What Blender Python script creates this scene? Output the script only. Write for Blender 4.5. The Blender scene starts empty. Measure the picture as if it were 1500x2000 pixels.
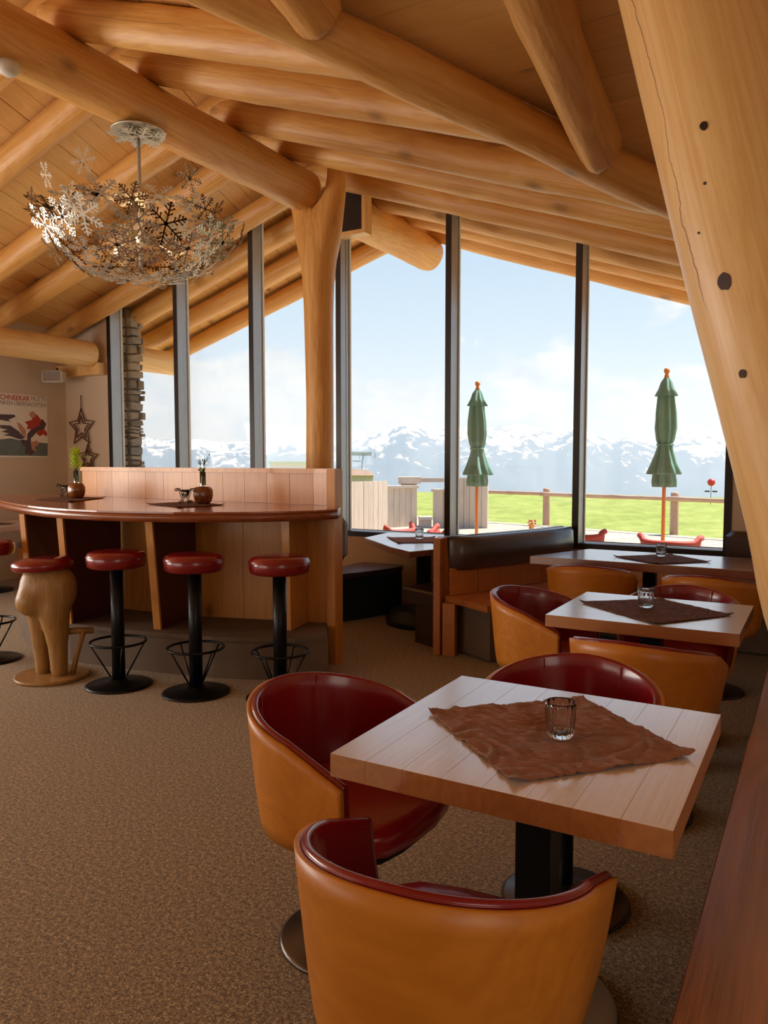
import bpy, bmesh, math, random
from mathutils import Vector, Matrix, Quaternion, noise
from math import sin, cos, pi, radians, atan2, hypot
random.seed(7)
sc = bpy.context.scene
col = sc.collection
# ------------------------------------------------------------------ camera
H = 1.47; F = 1500.0; YAW = radians(29.8); PIT = atan2(100, 1500)
cd = bpy.data.cameras.new('camera'); cam = bpy.data.objects.new('camera', cd); col.objects.link(cam)
cd.sensor_fit = 'HORIZONTAL'; cd.sensor_width = 36; cd.lens = 36.0; cd.clip_start = .05; cd.clip_end = 12000
cam.location = (0, 0, H); cam.rotation_euler = (pi/2-PIT, 0, YAW)
sc.camera = cam
# ------------------------------------------------------------------ node helper
class N:
    def __init__(s, tree): s.t = tree; s.n = tree.nodes; s.l = tree.links
    def new(s, typ, ins=None, **kw):
        n = s.n.new(typ)
        for k, v in kw.items(): setattr(n, k, v)
        for k, v in (ins or {}).items():
            if isinstance(v, bpy.types.NodeSocket): s.l.new(v, n.inputs[k])
            else: n.inputs[k].default_value = v
        return n
    def math(s, op, a, b=0.0, c=0.0, clamp=False):
        n = s.new('ShaderNodeMath', operation=op, use_clamp=clamp)
        for i, v in enumerate((a, b, c)):
            if isinstance(v, bpy.types.NodeSocket): s.l.new(v, n.inputs[i])
            else: n.inputs[i].default_value = v
        return n.outputs[0]
    def ramp(s, fac, stops, interp='LINEAR'):
        n = s.new('ShaderNodeValToRGB', {'Fac': fac}); r = n.color_ramp; r.interpolation = interp
        while len(r.elements) > 1: r.elements.remove(r.elements[-1])
        r.elements[0].position = stops[0][0]; r.elements[0].color = c4(stops[0][1])
        for p, c in stops[1:]:
            e = r.elements.new(p); e.color = c4(c)
        return n.outputs[0]
    def mix(s, fac, a, b, mode='MIX'):
        n = s.new('ShaderNodeMix', data_type='RGBA', blend_type=mode)
        for i, v in ((0, fac), (6, a), (7, b)):
            if isinstance(v, bpy.types.NodeSocket): s.l.new(v, n.inputs[i])
            else: n.inputs[i].default_value = v if i == 0 else c4(v)
        return n.outputs[2]
    def noise(s, vec, scale, detail=3, rough=.5, dist=0, out=0):
        return s.new('ShaderNodeTexNoise', {'Vector': vec, 'Scale': scale, 'Detail': detail, 'Roughness': rough, 'Distortion': dist}).outputs[out]
    def mapping(s, vec, scale=(1,1,1), loc=(0,0,0), rot=(0,0,0)):
        return s.new('ShaderNodeMapping', {'Vector': vec, 'Scale': scale, 'Location': loc, 'Rotation': rot}).outputs[0]
def c4(c): return (c[0], c[1], c[2], 1.0) if len(c) == 3 else tuple(c)
def S(r, g, b):
    def f(c):
        c /= 255.0
        return c/12.92 if c <= .04045 else ((c+.055)/1.055)**2.4
    return (f(r), f(g), f(b))
# ------------------------------------------------------------------ world: alpine summer sky with cumulus
w = bpy.data.worlds.new('sky'); sc.world = w; w.use_nodes = True
q = N(w.node_tree); q.n.clear()
tc = q.new('ShaderNodeTexCoord').outputs['Generated']
sep = q.new('ShaderNodeSeparateXYZ', {0: tc}); el = sep.outputs[2]
base = q.ramp(q.math('MULTIPLY_ADD', el, .8, .2, clamp=True), [(0.0, S(150,165,185)), (.19, S(206,222,240)), (.22, S(232,236,240)), (.27, S(226,236,245)), (.33, S(214,230,246)), (.42, S(200,222,245)), (.6, S(150,192,238)), (1, S(90,150,226))])
mv = q.mapping(tc, (1, 1, 1.7), (1.3, .2, 0))
n1 = q.noise(mv, 8.0, 8, .52)
n2 = q.noise(q.mapping(tc, (1, 1, 1.4), (4.4, 1.2, .4)), 3.4, 2, .5)
cov = q.ramp(el, [(0.0, (.62,)*3), (.06, (.63,)*3), (.10, (.56,)*3), (.16, (.42,)*3), (.28, (.36,)*3), (.5, (.44,)*3), (1, (.40,)*3)])
cm = q.math('MULTIPLY', q.math('ADD', q.math('ADD', q.math('MULTIPLY', n1, .8), q.math('MULTIPLY', n2, .5)), q.math('SUBTRACT', cov, 1.19)), 14.0, clamp=True)
n3 = q.noise(mv, 15.0, 6, .6)
cc = q.ramp(n3, [(.34, S(226,229,233)), (.56, S(255,251,244))])
skyc = q.mix(q.math('MULTIPLY', cm, .92), base, cc)
bg = q.new('ShaderNodeBackground', {'Color': skyc, 'Strength': 1.02})
q.l.new(bg.outputs[0], q.new('ShaderNodeOutputWorld').inputs[0])
# ------------------------------------------------------------------ sun, large area lights, exposure
def light(name, typ, loc, rot, energy, color=(1,1,1), **kw):
    d = bpy.data.lights.new(name, typ); d.energy = energy; d.color = color
    for k, v in kw.items(): setattr(d, k, v)
    o = bpy.data.objects.new(name, d); col.objects.link(o); o.location = loc; o.rotation_euler = rot
    return o
sun = light('sun', 'SUN', (0, 0, 30), (0, 0, 0), 10.0, (1, .95, .87), angle=radians(1.5))
sun.rotation_euler = Vector((-.33, -.38, -.86)).to_track_quat('-Z', 'Y').to_euler()
# rear and side lamps are added fill; left is daylight from an unseen window
light('rear_fill_light', 'AREA', (-6.2, -2.4, 1.5), (radians(116), 0, 0), 85, (1, .94, .84), shape='RECTANGLE', size=4.6, size_y=2.4)
light('left_window_light', 'AREA', (-8.6, 1.4, 1.6), (radians(106), 0, radians(-90)), 235, (1, .95, .87), shape='RECTANGLE', size=4.0, size_y=1.8)
light('side_fill_light', 'AREA', (1.75, -.9, 1.7), (radians(90), 0, radians(90)), 22, (1, .92, .82), shape='RECTANGLE', size=2.4, size_y=1.6)
sc.view_settings.view_transform = 'Standard'; sc.view_settings.look = 'None'
sc.view_settings.exposure = 0.0; sc.view_settings.gamma = 1; sc.view_settings.use_curve_mapping = False
cy = sc.cycles
cy.max_bounces = 9; cy.diffuse_bounces = 4; cy.glossy_bounces = 3; cy.transmission_bounces = 9; cy.transparent_max_bounces = 8; cy.volume_bounces = 0
cy.caustics_reflective = False; cy.caustics_refractive = False; cy.sample_clamp_indirect = 4
# ------------------------------------------------------------------ measuring: a sight line of the photograph meets a real plane
def ray(u, v):
    x, y, z = u-750., F, -(v-1000.)
    c, s = cos(PIT), sin(PIT); y, z = y*c+z*s, -y*s+z*c
    c, s = cos(YAW), sin(YAW); return Vector((x*c-y*s, x*s+y*c, z))
def PZ(u, v, z): r = ray(u, v); t = (z-H)/r.z; return Vector((r.x*t, r.y*t, z))
def PX(u, v, x): r = ray(u, v); t = x/r.x; return Vector((x, r.y*t, H+r.z*t))
def PY(u, v, y): r = ray(u, v); t = y/r.y; return Vector((r.x*t, y, H+r.z*t))
# ------------------------------------------------------------------ materials
MATS = {}
def mat(name):
    m = bpy.data.materials.new(name); m.use_nodes = True; q = N(m.node_tree); q.n.clear()
    out = q.new('ShaderNodeOutputMaterial'); p = q.new('ShaderNodeBsdfPrincipled'); q.l.new(p.outputs[0], out.inputs[0])
    MATS[name] = m
    return m, q, p, out
def setp(q, p, **kw):
    names = dict(color='Base Color', rough='Roughness', metal='Metallic', coat='Coat Weight', coatr='Coat Roughness', normal='Normal', ior='IOR', spec='Specular IOR Level', trans='Transmission Weight', emit='Emission Color', emits='Emission Strength', sheen='Sheen Weight', sss='Subsurface Weight', coati='Coat IOR')
    for k, v in kw.items():
        i = p.inputs[names[k]]
        if isinstance(v, bpy.types.NodeSocket): q.l.new(v, i)
        else: i.default_value = c4(v) if k in ('color', 'emit') else v
def bump(q, h, strength=.3, dist=.01):
    return q.new('ShaderNodeBump', {'Height': h, 'Strength': strength, 'Distance': dist}).outputs[0]
def plain(name, color, rough=.5, var=.08, scale=6, bmp=0, **kw):
    m, q, p, o = mat(name)
    v = q.new('ShaderNodeTexCoord').outputs['Object']
    n = q.noise(v, scale, 4, .6)
    c = q.mix(n, tuple(max(0, x*(1-var*2)) for x in color), tuple(min(1, x*(1+var*2)) for x in color))
    setp(q, p, color=c, rough=rough, **kw)
    if bmp: setp(q, p, normal=bump(q, q.noise(v, scale*12, 4, .6), bmp, .004))
    return m
def wood(name, light_, dark, axis='Z', rough=.5, coat=0, coatr=.2, grain=1.0, knots=.5, cracks=0, perobj=.0, bmp=.15, kscale=1.0, top=None, lump=0, **kw):
    m, q, p, o = mat(name)
    v = q.new('ShaderNodeTexCoord').outputs['Object']
    rnd = q.new('ShaderNodeObjectInfo').outputs['Random']
    ax = {'X': 0, 'Y': 1, 'Z': 2}[axis]
    off = q.new('ShaderNodeCombineXYZ', {0: q.math('MULTIPLY', rnd, 7.3), 1: q.math('MULTIPLY', rnd, 11.9), 2: q.math('MULTIPLY', rnd, 17.7)}).outputs[0]
    v2 = q.new('ShaderNodeVectorMath', {0: v, 1: off}, operation='ADD').outputs[0]
    sc1 = [7.0, 7.0, 7.0]; sc1[ax] = .55
    sc2 = [60., 60., 60.]; sc2[ax] = 2.2
    g1 = q.noise(q.mapping(v2, sc1), 1.0*grain, 3, .55, .6)
    g2 = q.noise(q.mapping(v2, sc2), 1.0*grain, 3, .6)
    rings = q.math('FRACT', q.math('MULTIPLY', g1, 7.0))
    rings = q.math('ABSOLUTE', q.math('SUBTRACT', rings, .5))
    f = q.math('ADD', q.math('MULTIPLY', rings, .75), q.math('MULTIPLY', g2, .65))
    c = q.mix(q.math('SUBTRACT', f, .12, clamp=True), light_, dark)
    big = q.noise(v2, .9, 2, .5)
    c = q.mix(q.math('MULTIPLY', q.math('SUBTRACT', big, .35, clamp=True), .9, clamp=True), c, dark)
    h = g2
    if knots:
        sk = [2.6*kscale]*3; sk[ax] = 1.5*kscale
        vo = q.new('ShaderNodeTexVoronoi', {'Vector': q.mapping(v2, sk), 'Scale': 1.0})
        kd = vo.outputs['Distance']
        k1 = q.math('SUBTRACT', 1.0, q.math('DIVIDE', kd, .13), clamp=True)
        k2 = q.math('SUBTRACT', 1.0, q.math('DIVIDE', kd, .27), clamp=True)
        c = q.mix(q.math('MULTIPLY', k2, .55*knots), c, tuple(x*.55 for x in dark))
        c = q.mix(q.math('MULTIPLY', k1, knots*1.3, clamp=True), c, tuple(x*.16 for x in dark))
        h = q.math('SUBTRACT', h, q.math('MULTIPLY', k1, 1.5))
    if cracks:
        sp_ = q.new('ShaderNodeSeparateXYZ', {0: v}).outputs
        zc = q.new('ShaderNodeCombineXYZ', {0: sp_[2], 1: q.math('MULTIPLY', rnd, 31.0)}).outputs[0]
        an = q.math('DIVIDE', q.math('ARCTAN2', sp_[1], sp_[0]), 2*pi/3.0)
        an = q.math('ADD', q.math('ADD', an, q.math('MULTIPLY', rnd, 13.0)), q.math('MULTIPLY', q.noise(zc, 2.2*cracks, 5, .7), .16))
        line = q.math('ABSOLUTE', q.math('SUBTRACT', q.math('FRACT', an), .5))
        wdt = q.math('MULTIPLY', q.noise(zc, 1.1, 2, .5), .014)
        line = q.math('SUBTRACT', 1.0, q.math('DIVIDE', line, wdt), clamp=True)
        gate = q.math('MULTIPLY', q.math('SUBTRACT', q.noise(zc, .9, 1, .5), .46, clamp=True), 12, clamp=True)
        line = q.math('MULTIPLY', line, gate)
        c = q.mix(q.math('MULTIPLY', line, .85), c, tuple(x*.1 for x in dark))
        h = q.math('SUBTRACT', h, q.math('MULTIPLY', line, 3))
    if perobj:
        c = q.mix(q.math('MULTIPLY', rnd, perobj), c, tuple(x*.62 for x in dark))
    if top:  # upward faces paler: the window's reflection put into the colour
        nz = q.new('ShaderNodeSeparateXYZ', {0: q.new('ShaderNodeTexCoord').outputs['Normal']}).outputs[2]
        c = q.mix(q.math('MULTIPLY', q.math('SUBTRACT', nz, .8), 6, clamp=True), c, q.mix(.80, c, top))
    setp(q, p, color=c, rough=rough, coat=coat, coatr=coatr, **kw)
    if bmp:
        nb = bump(q, h, bmp, .006)
        if lump: nb = q.new('ShaderNodeBump', {'Height': q.noise(q.mapping(v2, (1, 1, .45)), 11, 2, .5), 'Strength': lump, 'Distance': .03, 'Normal': nb}).outputs[0]
        setp(q, p, normal=nb)
    return m
wood('log', S(246,194,114), S(204,134,58), 'Z', rough=.5, knots=.55, cracks=1.0, perobj=.25, bmp=.3, lump=.45, coat=.15, coatr=.35)
wood('log_pale', S(250,212,146), S(226,168,96), 'Z', rough=.45, knots=.35, cracks=1.3, bmp=.25, lump=.2, coat=.25, coatr=.3)
wood('ceiling_board', S(252,210,138), S(230,172,94), 'X', rough=.5, knots=.7, perobj=.4, bmp=.1, coat=.1, coatr=.35, kscale=1.2)
wood('pine_panel', S(230,164,82), S(190,120,48), 'Z', rough=.4, knots=.6, perobj=.25, bmp=.1, coat=.3, coatr=.25)
wood('bar_top_wood', S(186,104,50), S(140,66,28), 'X', rough=.25, knots=.2, bmp=.08, coat=.7, coatr=.12)
wood('bar_edge_wood', S(160,88,46), S(116,56,28), 'X', rough=.3, knots=.2, bmp=.08, coat=.4, coatr=.2)
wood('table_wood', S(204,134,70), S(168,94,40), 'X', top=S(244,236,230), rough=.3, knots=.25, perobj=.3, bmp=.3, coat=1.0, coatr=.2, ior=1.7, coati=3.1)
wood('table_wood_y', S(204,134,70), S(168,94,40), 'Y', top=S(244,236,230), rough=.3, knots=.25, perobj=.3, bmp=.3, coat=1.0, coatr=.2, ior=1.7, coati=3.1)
wood('brown_table_wood', S(164,98,62), S(116,64,40), 'X', rough=.3, knots=.2, bmp=.15, coat=1.0, coatr=.2, ior=1.6, coati=2.6)
wood('bench_top_wood', S(186,116,76), S(106,58,38), 'Y', rough=.38, knots=.15, bmp=.9, coat=.8, coatr=.3, coati=2.0)
wood('bench_wood', S(214,142,76), S(178,102,46), 'Y', rough=.4, knots=.4, perobj=.2, bmp=.1, coat=.3, coatr=.25)
wood('oak_shell', S(214,138,44), S(186,110,26), 'X', rough=.42, knots=0, grain=.7, bmp=.05, coat=.12, coatr=.25)
wood('carved_wood', S(176,134,74), S(134,92,44), 'Z', rough=.5, knots=.3, bmp=.35, coat=.15)
wood('grey_plank', S(226,210,194), S(192,172,158), 'Z', rough=.8, knots=.2, perobj=.4, bmp=.3)
wood('deck_board', S(206,188,164), S(178,158,134), 'Y', rough=.8, knots=.15, perobj=.4, bmp=.2)
wood('fence_log', S(206,170,146), S(164,130,108), 'Z', rough=.8, knots=.3, bmp=.3)
wood('barrel_wood', S(150,86,40), S(90,46,20), 'Z', rough=.25, knots=.8, bmp=.1, coat=.6, kscale=8)
plain('dark_red_panel', S(84,38,32), .45, .12, 5, .15)
plain('plinth', S(112,94,80), .8, .14, 5, .4)
plain('plaster', S(220,202,182), .85, .03, 2, .15)
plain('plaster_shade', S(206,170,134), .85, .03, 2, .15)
plain('black_metal', S(24,27,32), .35, .1, 8, 0, metal=.6)
plain('black_paint', S(18,22,28), .45, .1, 8)
plain('steel', S(205,205,208), .38, .05, 9, 0, metal=.25)
plain('dark_steel', S(92,84,78), .3, .15, 7, 0, metal=.9)
plain('alu_frame', S(172,176,184), .36, .05, 5, 0, metal=.4)
plain('alu_dark', S(50,44,44), .4, .08, 5, 0, metal=.3)
plain('white_metal', S(232,232,228), .4, .03, 6)
plain('silver_flake', S(220,216,204), .45, .12, 9, 0, metal=.85)
plain('bronze_flake', S(120,92,64), .35, .2, 9, 0, metal=.8)
plain('red_leather', S(130,10,20), .26, .1, 5, .12, coat=.5, coatr=.12)
plain('red_seat', S(160,20,24), .3, .1, 5, .15, coat=.4, coatr=.2)
plain('dark_leather', S(66,52,50), .3, .12, 6, .25, coat=.35, coatr=.2)
plain('grey_leather', S(124,118,124), .35, .08, 6, .2)
plain('dark_base', S(34,44,52), .5, .1, 4, .1)
plain('umbrella_green', S(118,158,146), .85, .12, 5, .2)
plain('umbrella_pole', S(222,144,76), .5, .1, 6)
plain('red_rattan', S(188,76,66), .6, .12, 30, .5)
plain('red_plastic', S(220,52,50), .4, .04, 5)
plain('speaker_white', S(214,206,192), .5, .03, 6)
plain('poster_paper', S(246,240,230), .6, .03, 3)
plain('print_red', S(192,62,46), .6, .12, 20)
plain('print_grey', S(150,138,128), .6, .08, 20)
plain('print_dark', S(92,70,80), .6, .2, 16)
plain('print_sea', S(110,124,122), .6, .25, 8)
plain('print_skin', S(206,150,120), .6, .1, 16)
plain('twig', S(112,70,48), .7, .15, 30, .3)
plain('leaf_yellow', S(190,214,50), .5, .2, 20, sss=.0)
plain('leaf_green', S(70,120,48), .5, .25, 20)
plain('iron', S(62,44,38), .5, .2, 12, 0, metal=.5)
plain('wax', S(236,226,208), .5, .03, 9)
plain('mat_dark', S(70,42,32), .95, .2, 30, .6)
plain('hut_roof', S(150,120,100), .8, .15, 3)
plain('hut_wall', S(250,226,240), .6, .03, 3)
plain('water', S(120,150,90), .1, .05, 3)
# brown crumpled cloth
m, q, p, o = mat('brown_cloth')
v = q.new('ShaderNodeTexCoord').outputs['Object']
n = q.noise(v, 9, 4, .6, .8); wv = q.noise(q.mapping(v, (1, 1, 1)), 260, 2, .5)
setp(q, p, color=q.mix(n, S(134,80,52), S(166,108,76)), rough=.9, sheen=.2, normal=bump(q, q.math('ADD', wv, q.math('MULTIPLY', q.noise(q.mapping(v, (12, 34, 12)), 1, 5, .6, 1.2), 6)), .6, .004))
m, q, p, o = mat('patterned_cloth')
v = q.new('ShaderNodeTexCoord').outputs['Object']
n = q.noise(v, 60, 3, .7)
setp(q, p, color=q.ramp(n, [(.4, S(74,44,36)), (.6, S(126,84,66))]), rough=.9, normal=bump(q, q.noise(v, 40, 3, .6), .5, .004))
# carpet
m, q, p, o = mat('carpet')
v = q.new('ShaderNodeTexCoord').outputs['Object']
n = q.noise(v, 150, 3, .8); n2 = q.noise(v, 62, 3, .75); n3 = q.noise(v, 1.2, 2, .5)
f = q.math('ADD', q.math('MULTIPLY', n, .6), q.math('MULTIPLY', n2, .4))
c = q.ramp(f, [(.40, S(70,52,34)), (.47, S(130,106,74)), (.53, S(168,143,104)), (.60, S(226,202,156))])
c = q.mix(q.math('MULTIPLY', n3, .25), c, S(120,92,62))
setp(q, p, color=c, rough=.95, sheen=.2, normal=bump(q, f, .8, .006))
# glass pane: clear sheet with a faint reflection
def pane_mat(name, tint, refl):
    m, q, p, o = mat(name); q.n.remove(p)
    t = q.new('ShaderNodeBsdfTransparent', {'Color': c4(tint)})
    g = q.new('ShaderNodeBsdfGlossy', {'Color': (1, 1, 1, 1), 'Roughness': .02})
    fr = q.new('ShaderNodeFresnel', {'IOR': 1.45})
    mx = q.new('ShaderNodeMixShader', {0: q.math('MULTIPLY', fr.outputs[0], refl), 1: t.outputs[0], 2: g.outputs[0]})
    q.l.new(mx.outputs[0], o.inputs[0])
pane_mat('window_glass', (.97, .985, .98), .14)
pane_mat('tube_glass', (.93, .96, .95), 1.6)
m, q, p, o = mat('tumbler_glass'); setp(q, p, color=(.97, .98, .98), rough=.01, trans=1.0, ior=1.45)
m, q, p, o = mat('bulb'); setp(q, p, color=(1, .8, .5), emit=(1, .66, .28), emits=4.0)
# grass
m, q, p, o = mat('grass')
v = q.new('ShaderNodeTexCoord').outputs['Object']
n = q.noise(q.mapping(v, (1, .6, 1)), 1.3, 6, .7); n2 = q.noise(v, .25, 3, .5)
c = q.ramp(n, [(.3, S(104,118,34)), (.5, S(132,144,52)), (.7, S(156,160,78))])
c = q.mix(q.math('MULTIPLY', n2, .4), c, S(140,132,80))
setp(q, p, color=c, rough=.95, normal=bump(q, n, .8, .15))
# mountains: rock, forest and snow by height
m, q, p, o = mat('mountain')
v = q.new('ShaderNodeTexCoord').outputs['Object']
z = q.new('ShaderNodeSeparateXYZ', {0: v}).outputs[2]
n = q.noise(q.mapping(v, (.016, .016, .022)), 1, 9, .68, .8); n2 = q.noise(q.mapping(v, (.003, .003, .006)), 1, 4, .6)
sn = q.math('ADD', q.math('MULTIPLY', q.math('ADD', z, -25.0), .0050), q.math('MULTIPLY', q.math('SUBTRACT', n, .5), 3.8))
sn = q.math('ADD', sn, q.math('MULTIPLY', q.math('SUBTRACT', n2, .5), 1.6))
sn = q.math('MULTIPLY', q.math('SUBTRACT', sn, .12), 6, clamp=True)
low = q.math('MULTIPLY', q.math('ADD', z, 240.0), .006, clamp=True)
c = q.mix(low, S(64,90,74), S(84,92,110))
c = q.mix(q.math('MULTIPLY', n2, .5), c, S(66,82,80))
c = q.mix(sn, c, S(222,218,208))
setp(q, p, color=c, rough=.9)
# haze in the valley
m, q, p, o = mat('valley_haze'); q.n.remove(p)
vs = q.new('ShaderNodeVolumeScatter', {'Color': (.60, .80, 1.0, 1), 'Density': .00082, 'Anisotropy': .2})
q.l.new(vs.outputs[0], o.inputs['Volume'])
# stones
m, q, p, o = mat('stone')
v = q.new('ShaderNodeTexCoord').outputs['Object']; rnd = q.new('ShaderNodeObjectInfo').outputs['Random']
c = q.ramp(rnd, [(0, S(128,118,104)), (.4, S(170,160,146)), (.7, S(196,180,160)), (1, S(150,146,140))])
c = q.mix(q.math('MULTIPLY', q.noise(v, 18, 4, .7), .5), c, S(96,88,78))
setp(q, p, color=c, rough=.9, normal=bump(q, q.noise(v, 30, 4, .7), .7, .02))
plain('mortar', S(120,110,98), .95, .1, 10, .4)
def M(n): return MATS[n]
# ------------------------------------------------------------------ mesh builder
class MB:
    def __init__(s): s.v = []; s.f = []; s.sm = []
    def add(s, vs, fs, smooth=False):
        o = len(s.v); s.v += [Vector(x) for x in vs]
        for f in fs: s.f.append([i+o for i in f]); s.sm.append(smooth)
        return s
    def box(s, lo, hi, rot=None, c=None):
        x0, y0, z0 = lo; x1, y1, z1 = hi
        vs = [Vector(p) for p in ((x0,y0,z0),(x1,y0,z0),(x1,y1,z0),(x0,y1,z0),(x0,y0,z1),(x1,y0,z1),(x1,y1,z1),(x0,y1,z1))]
        if rot is not None: vs = [rot @ p + Vector(c or (0,0,0)) for p in vs]
        return s.add(vs, [(0,3,2,1),(4,5,6,7),(0,1,5,4),(1,2,6,5),(2,3,7,6),(3,0,4,7)])
    def cbox(s, c, size, ch=.004):
        cx, cy, cz = c; a, b, h = [x/2 for x in size]
        pl = [(-a+ch,-b),(a-ch,-b),(a,-b+ch),(a,b-ch),(a-ch,b),(-a+ch,b),(-a,b-ch),(-a,-b+ch)]
        def inn(p): return (p[0]-(ch if p[0] > 0 else -ch), p[1]-(ch if p[1] > 0 else -ch))
        rings = [([inn(p) for p in pl], -h), (pl, -h+ch), (pl, h-ch), ([inn(p) for p in pl], h)]
        vs = [(cx+p[0], cy+p[1], cz+z) for r, z in rings for p in r]
        fs = [list(range(7, -1, -1)), list(range(24, 32))]
        for k in range(3):
            for i in range(8): j = (i+1) % 8; fs.append((k*8+i, k*8+j, k*8+8+j, k*8+8+i))
        return s.add(vs, fs)
    def prism(s, pts, z0, z1, smooth=False, ch=0):
        n = len(pts)
        if area(pts) < 0: pts = pts[::-1]
        if ch:
            cx = sum(p[0] for p in pts)/n; cy_ = sum(p[1] for p in pts)/n
            def inn(p): d = Vector((cx-p[0], cy_-p[1])); d.normalize(); return (p[0]+d.x*ch, p[1]+d.y*ch)
            rings = [([inn(p) for p in pts], z0), (pts, z0+ch), (pts, z1-ch), ([inn(p) for p in pts], z1)]
        else: rings = [(pts, z0), (pts, z1)]
        vs = [(p[0], p[1], z) for r, z in rings for p in r]; K = len(rings)
        s.add(vs, [list(range(n-1, -1, -1)), list(range((K-1)*n, K*n))])
        o = len(s.v)-K*n
        for k in range(K-1):
            for i in range(n):
                j = (i+1) % n; s.f.append([o+k*n+i, o+k*n+j, o+(k+1)*n+j, o+(k+1)*n+i]); s.sm.append(smooth)
        return s
    def lathe(s, prof, n=32, c=(0,0,0), smooth=True, cap=True, fn=None):
        vs = []
        for r, z in prof:
            for i in range(n):
                a = 2*pi*i/n; rr = r*(fn(a, z) if fn else 1); vs.append((c[0]+rr*cos(a), c[1]+rr*sin(a), c[2]+z))
        fs = []
        for k in range(len(prof)-1):
            for i in range(n): j = (i+1) % n; fs.append((k*n+i, k*n+j, (k+1)*n+j, (k+1)*n+i))
        s.add(vs, fs, smooth)
        if cap:
            o = len(s.v)-len(vs)
            if prof[0][0] > 1e-4: s.f.append([o+i for i in range(n-1, -1, -1)]); s.sm.append(False)
            if prof[-1][0] > 1e-4: s.f.append([o+(len(prof)-1)*n+i for i in range(n)]); s.sm.append(False)
        return s
    def tube(s, path, r, n=8, closed=False, cap=True):
        P = [Vector(p) for p in path]; L = len(P); rr = r if isinstance(r, (list, tuple)) else [r]*L
        up = Vector((0, 0, 1)); vs = []; prev = None
        for i, p in enumerate(P):
            if closed: t = P[(i+1) % L]-P[i-1]
            else: t = P[min(i+1, L-1)]-P[max(i-1, 0)]
            t.normalize()
            if prev is None:
                a = up if abs(t.z) < .9 else Vector((1, 0, 0)); x = t.cross(a).normalized()
            else:
                x = prev-t*prev.dot(t); x = x.normalized() if x.length > 1e-6 else t.cross(up).normalized()
            prev = x; y = t.cross(x)
            for k in range(n):
                a = 2*pi*k/n; vs.append(p+x*(rr[i]*cos(a))+y*(rr[i]*sin(a)))
        fs = []
        for i in range(L if closed else L-1):
            j = (i+1) % L
            for k in range(n): l = (k+1) % n; fs.append((i*n+k, i*n+l, j*n+l, j*n+k))
        s.add(vs, fs, True); o = len(s.v)-len(vs)
        if cap and not closed:
            s.f.append([o+k for k in range(n-1, -1, -1)]); s.sm.append(False)
            s.f.append([o+(L-1)*n+k for k in range(n)]); s.sm.append(False)
        return s
    def mesh(s, name, material):
        me = bpy.data.meshes.new(name); me.from_pydata([tuple(v) for v in s.v], [], s.f)
        me.polygons.foreach_set('use_smooth', s.sm); me.update()
        bm = bmesh.new(); bm.from_mesh(me); bmesh.ops.recalc_face_normals(bm, faces=bm.faces); bm.to_mesh(me); bm.free()
        if material: me.materials.append(M(material))
        return me
    def build(s, name, material, parent=None, loc=None, label=None, **kw):
        return link(name, s.mesh(name, material), parent, loc, label=label, **kw)
def area(p): return .5*sum(p[i][0]*p[(i+1) % len(p)][1]-p[(i+1) % len(p)][0]*p[i][1] for i in range(len(p)))
def link(name, data, parent=None, loc=None, label=None, cat=None, group=None, kind=None, rot=None):
    o = bpy.data.objects.new(name, data); col.objects.link(o)
    if parent: o.parent = parent
    if loc is not None: o.location = loc
    if rot is not None:
        if isinstance(rot, Quaternion): o.rotation_mode = 'QUATERNION'; o.rotation_quaternion = rot
        else: o.rotation_euler = rot
    return tag(o, label, cat, group, kind)
def tag(o, label=None, cat=None, group=None, kind=None):
    for k, v in (('label', label), ('category', cat), ('group', group), ('kind', kind)):
        if v: o[k] = v
    return o
def thing(name, label, cat, loc=(0,0,0), rz=0, group=None, kind=None):
    return link(name, None, None, loc, label, cat, group, kind, rot=(0, 0, rz))
def copy_tree(o, parent=None):
    c = o.copy(); col.objects.link(c)
    if parent: c.parent = parent
    for ch in list(o.children): copy_tree(ch, c)
    return c
def clip(poly, a, b, c):            # keep a*x+b*y<=c
    out = []
    for i in range(len(poly)):
        p, r = poly[i], poly[(i+1) % len(poly)]; dp = a*p[0]+b*p[1]-c; dr = a*r[0]+b*r[1]-c
        if dp <= 0: out.append(p)
        if dp*dr < 0: t = dp/(dp-dr); out.append((p[0]+(r[0]-p[0])*t, p[1]+(r[1]-p[1])*t))
    return out
def log_mb(L, r0, r1, seed=0, seg=20, step=.09, wob=.05, bend=0.0):
    wob *= 1.9
    s = MB(); n = max(6, int(L/step)); rings = []
    off = Vector((seed*3.7, seed*1.9, seed*5.1))
    zs = [0.0, .012, .04]+[L*k/n for k in range(1, n)]+[L-.04, L-.012, L]
    zs = sorted(set(z for z in zs if 0 <= z <= L)); vs = []
    for z in zs:
        e = min(z, L-z); k = .80 if e < .002 else (.93 if e < .02 else (1.0 if e > .035 else .98))
        r = r0+(r1-r0)*z/L
        bx = bend*sin(pi*z/L)+.012*noise.noise(off+Vector((z*.5, 9, 0))); by = .012*noise.noise(off+Vector((z*.5, 0, 9)))
        for i in range(seg):
            a = 2*pi*i/seg
            d = 1+wob*noise.noise(off+Vector((cos(a)*.9, sin(a)*.9, z*1.1)))+wob*.7*max(0, noise.noise(off+Vector((cos(a)*1.6, sin(a)*1.6, z*3.2)))-.25)*2.2
            vs.append((bx+r*k*d*cos(a), by+r*k*d*sin(a), z))
    fs = []
    for k in range(len(zs)-1):
        for i in range(seg): j = (i+1) % seg; fs.append((k*seg+i, k*seg+j, (k+1)*seg+j, (k+1)*seg+i))
    s.add(vs, fs, True); o = 0
    s.f.append([i for i in range(seg-1, -1, -1)]); s.sm.append(False)
    s.f.append([(len(zs)-1)*seg+i for i in range(seg)]); s.sm.append(False)
    return s
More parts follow.
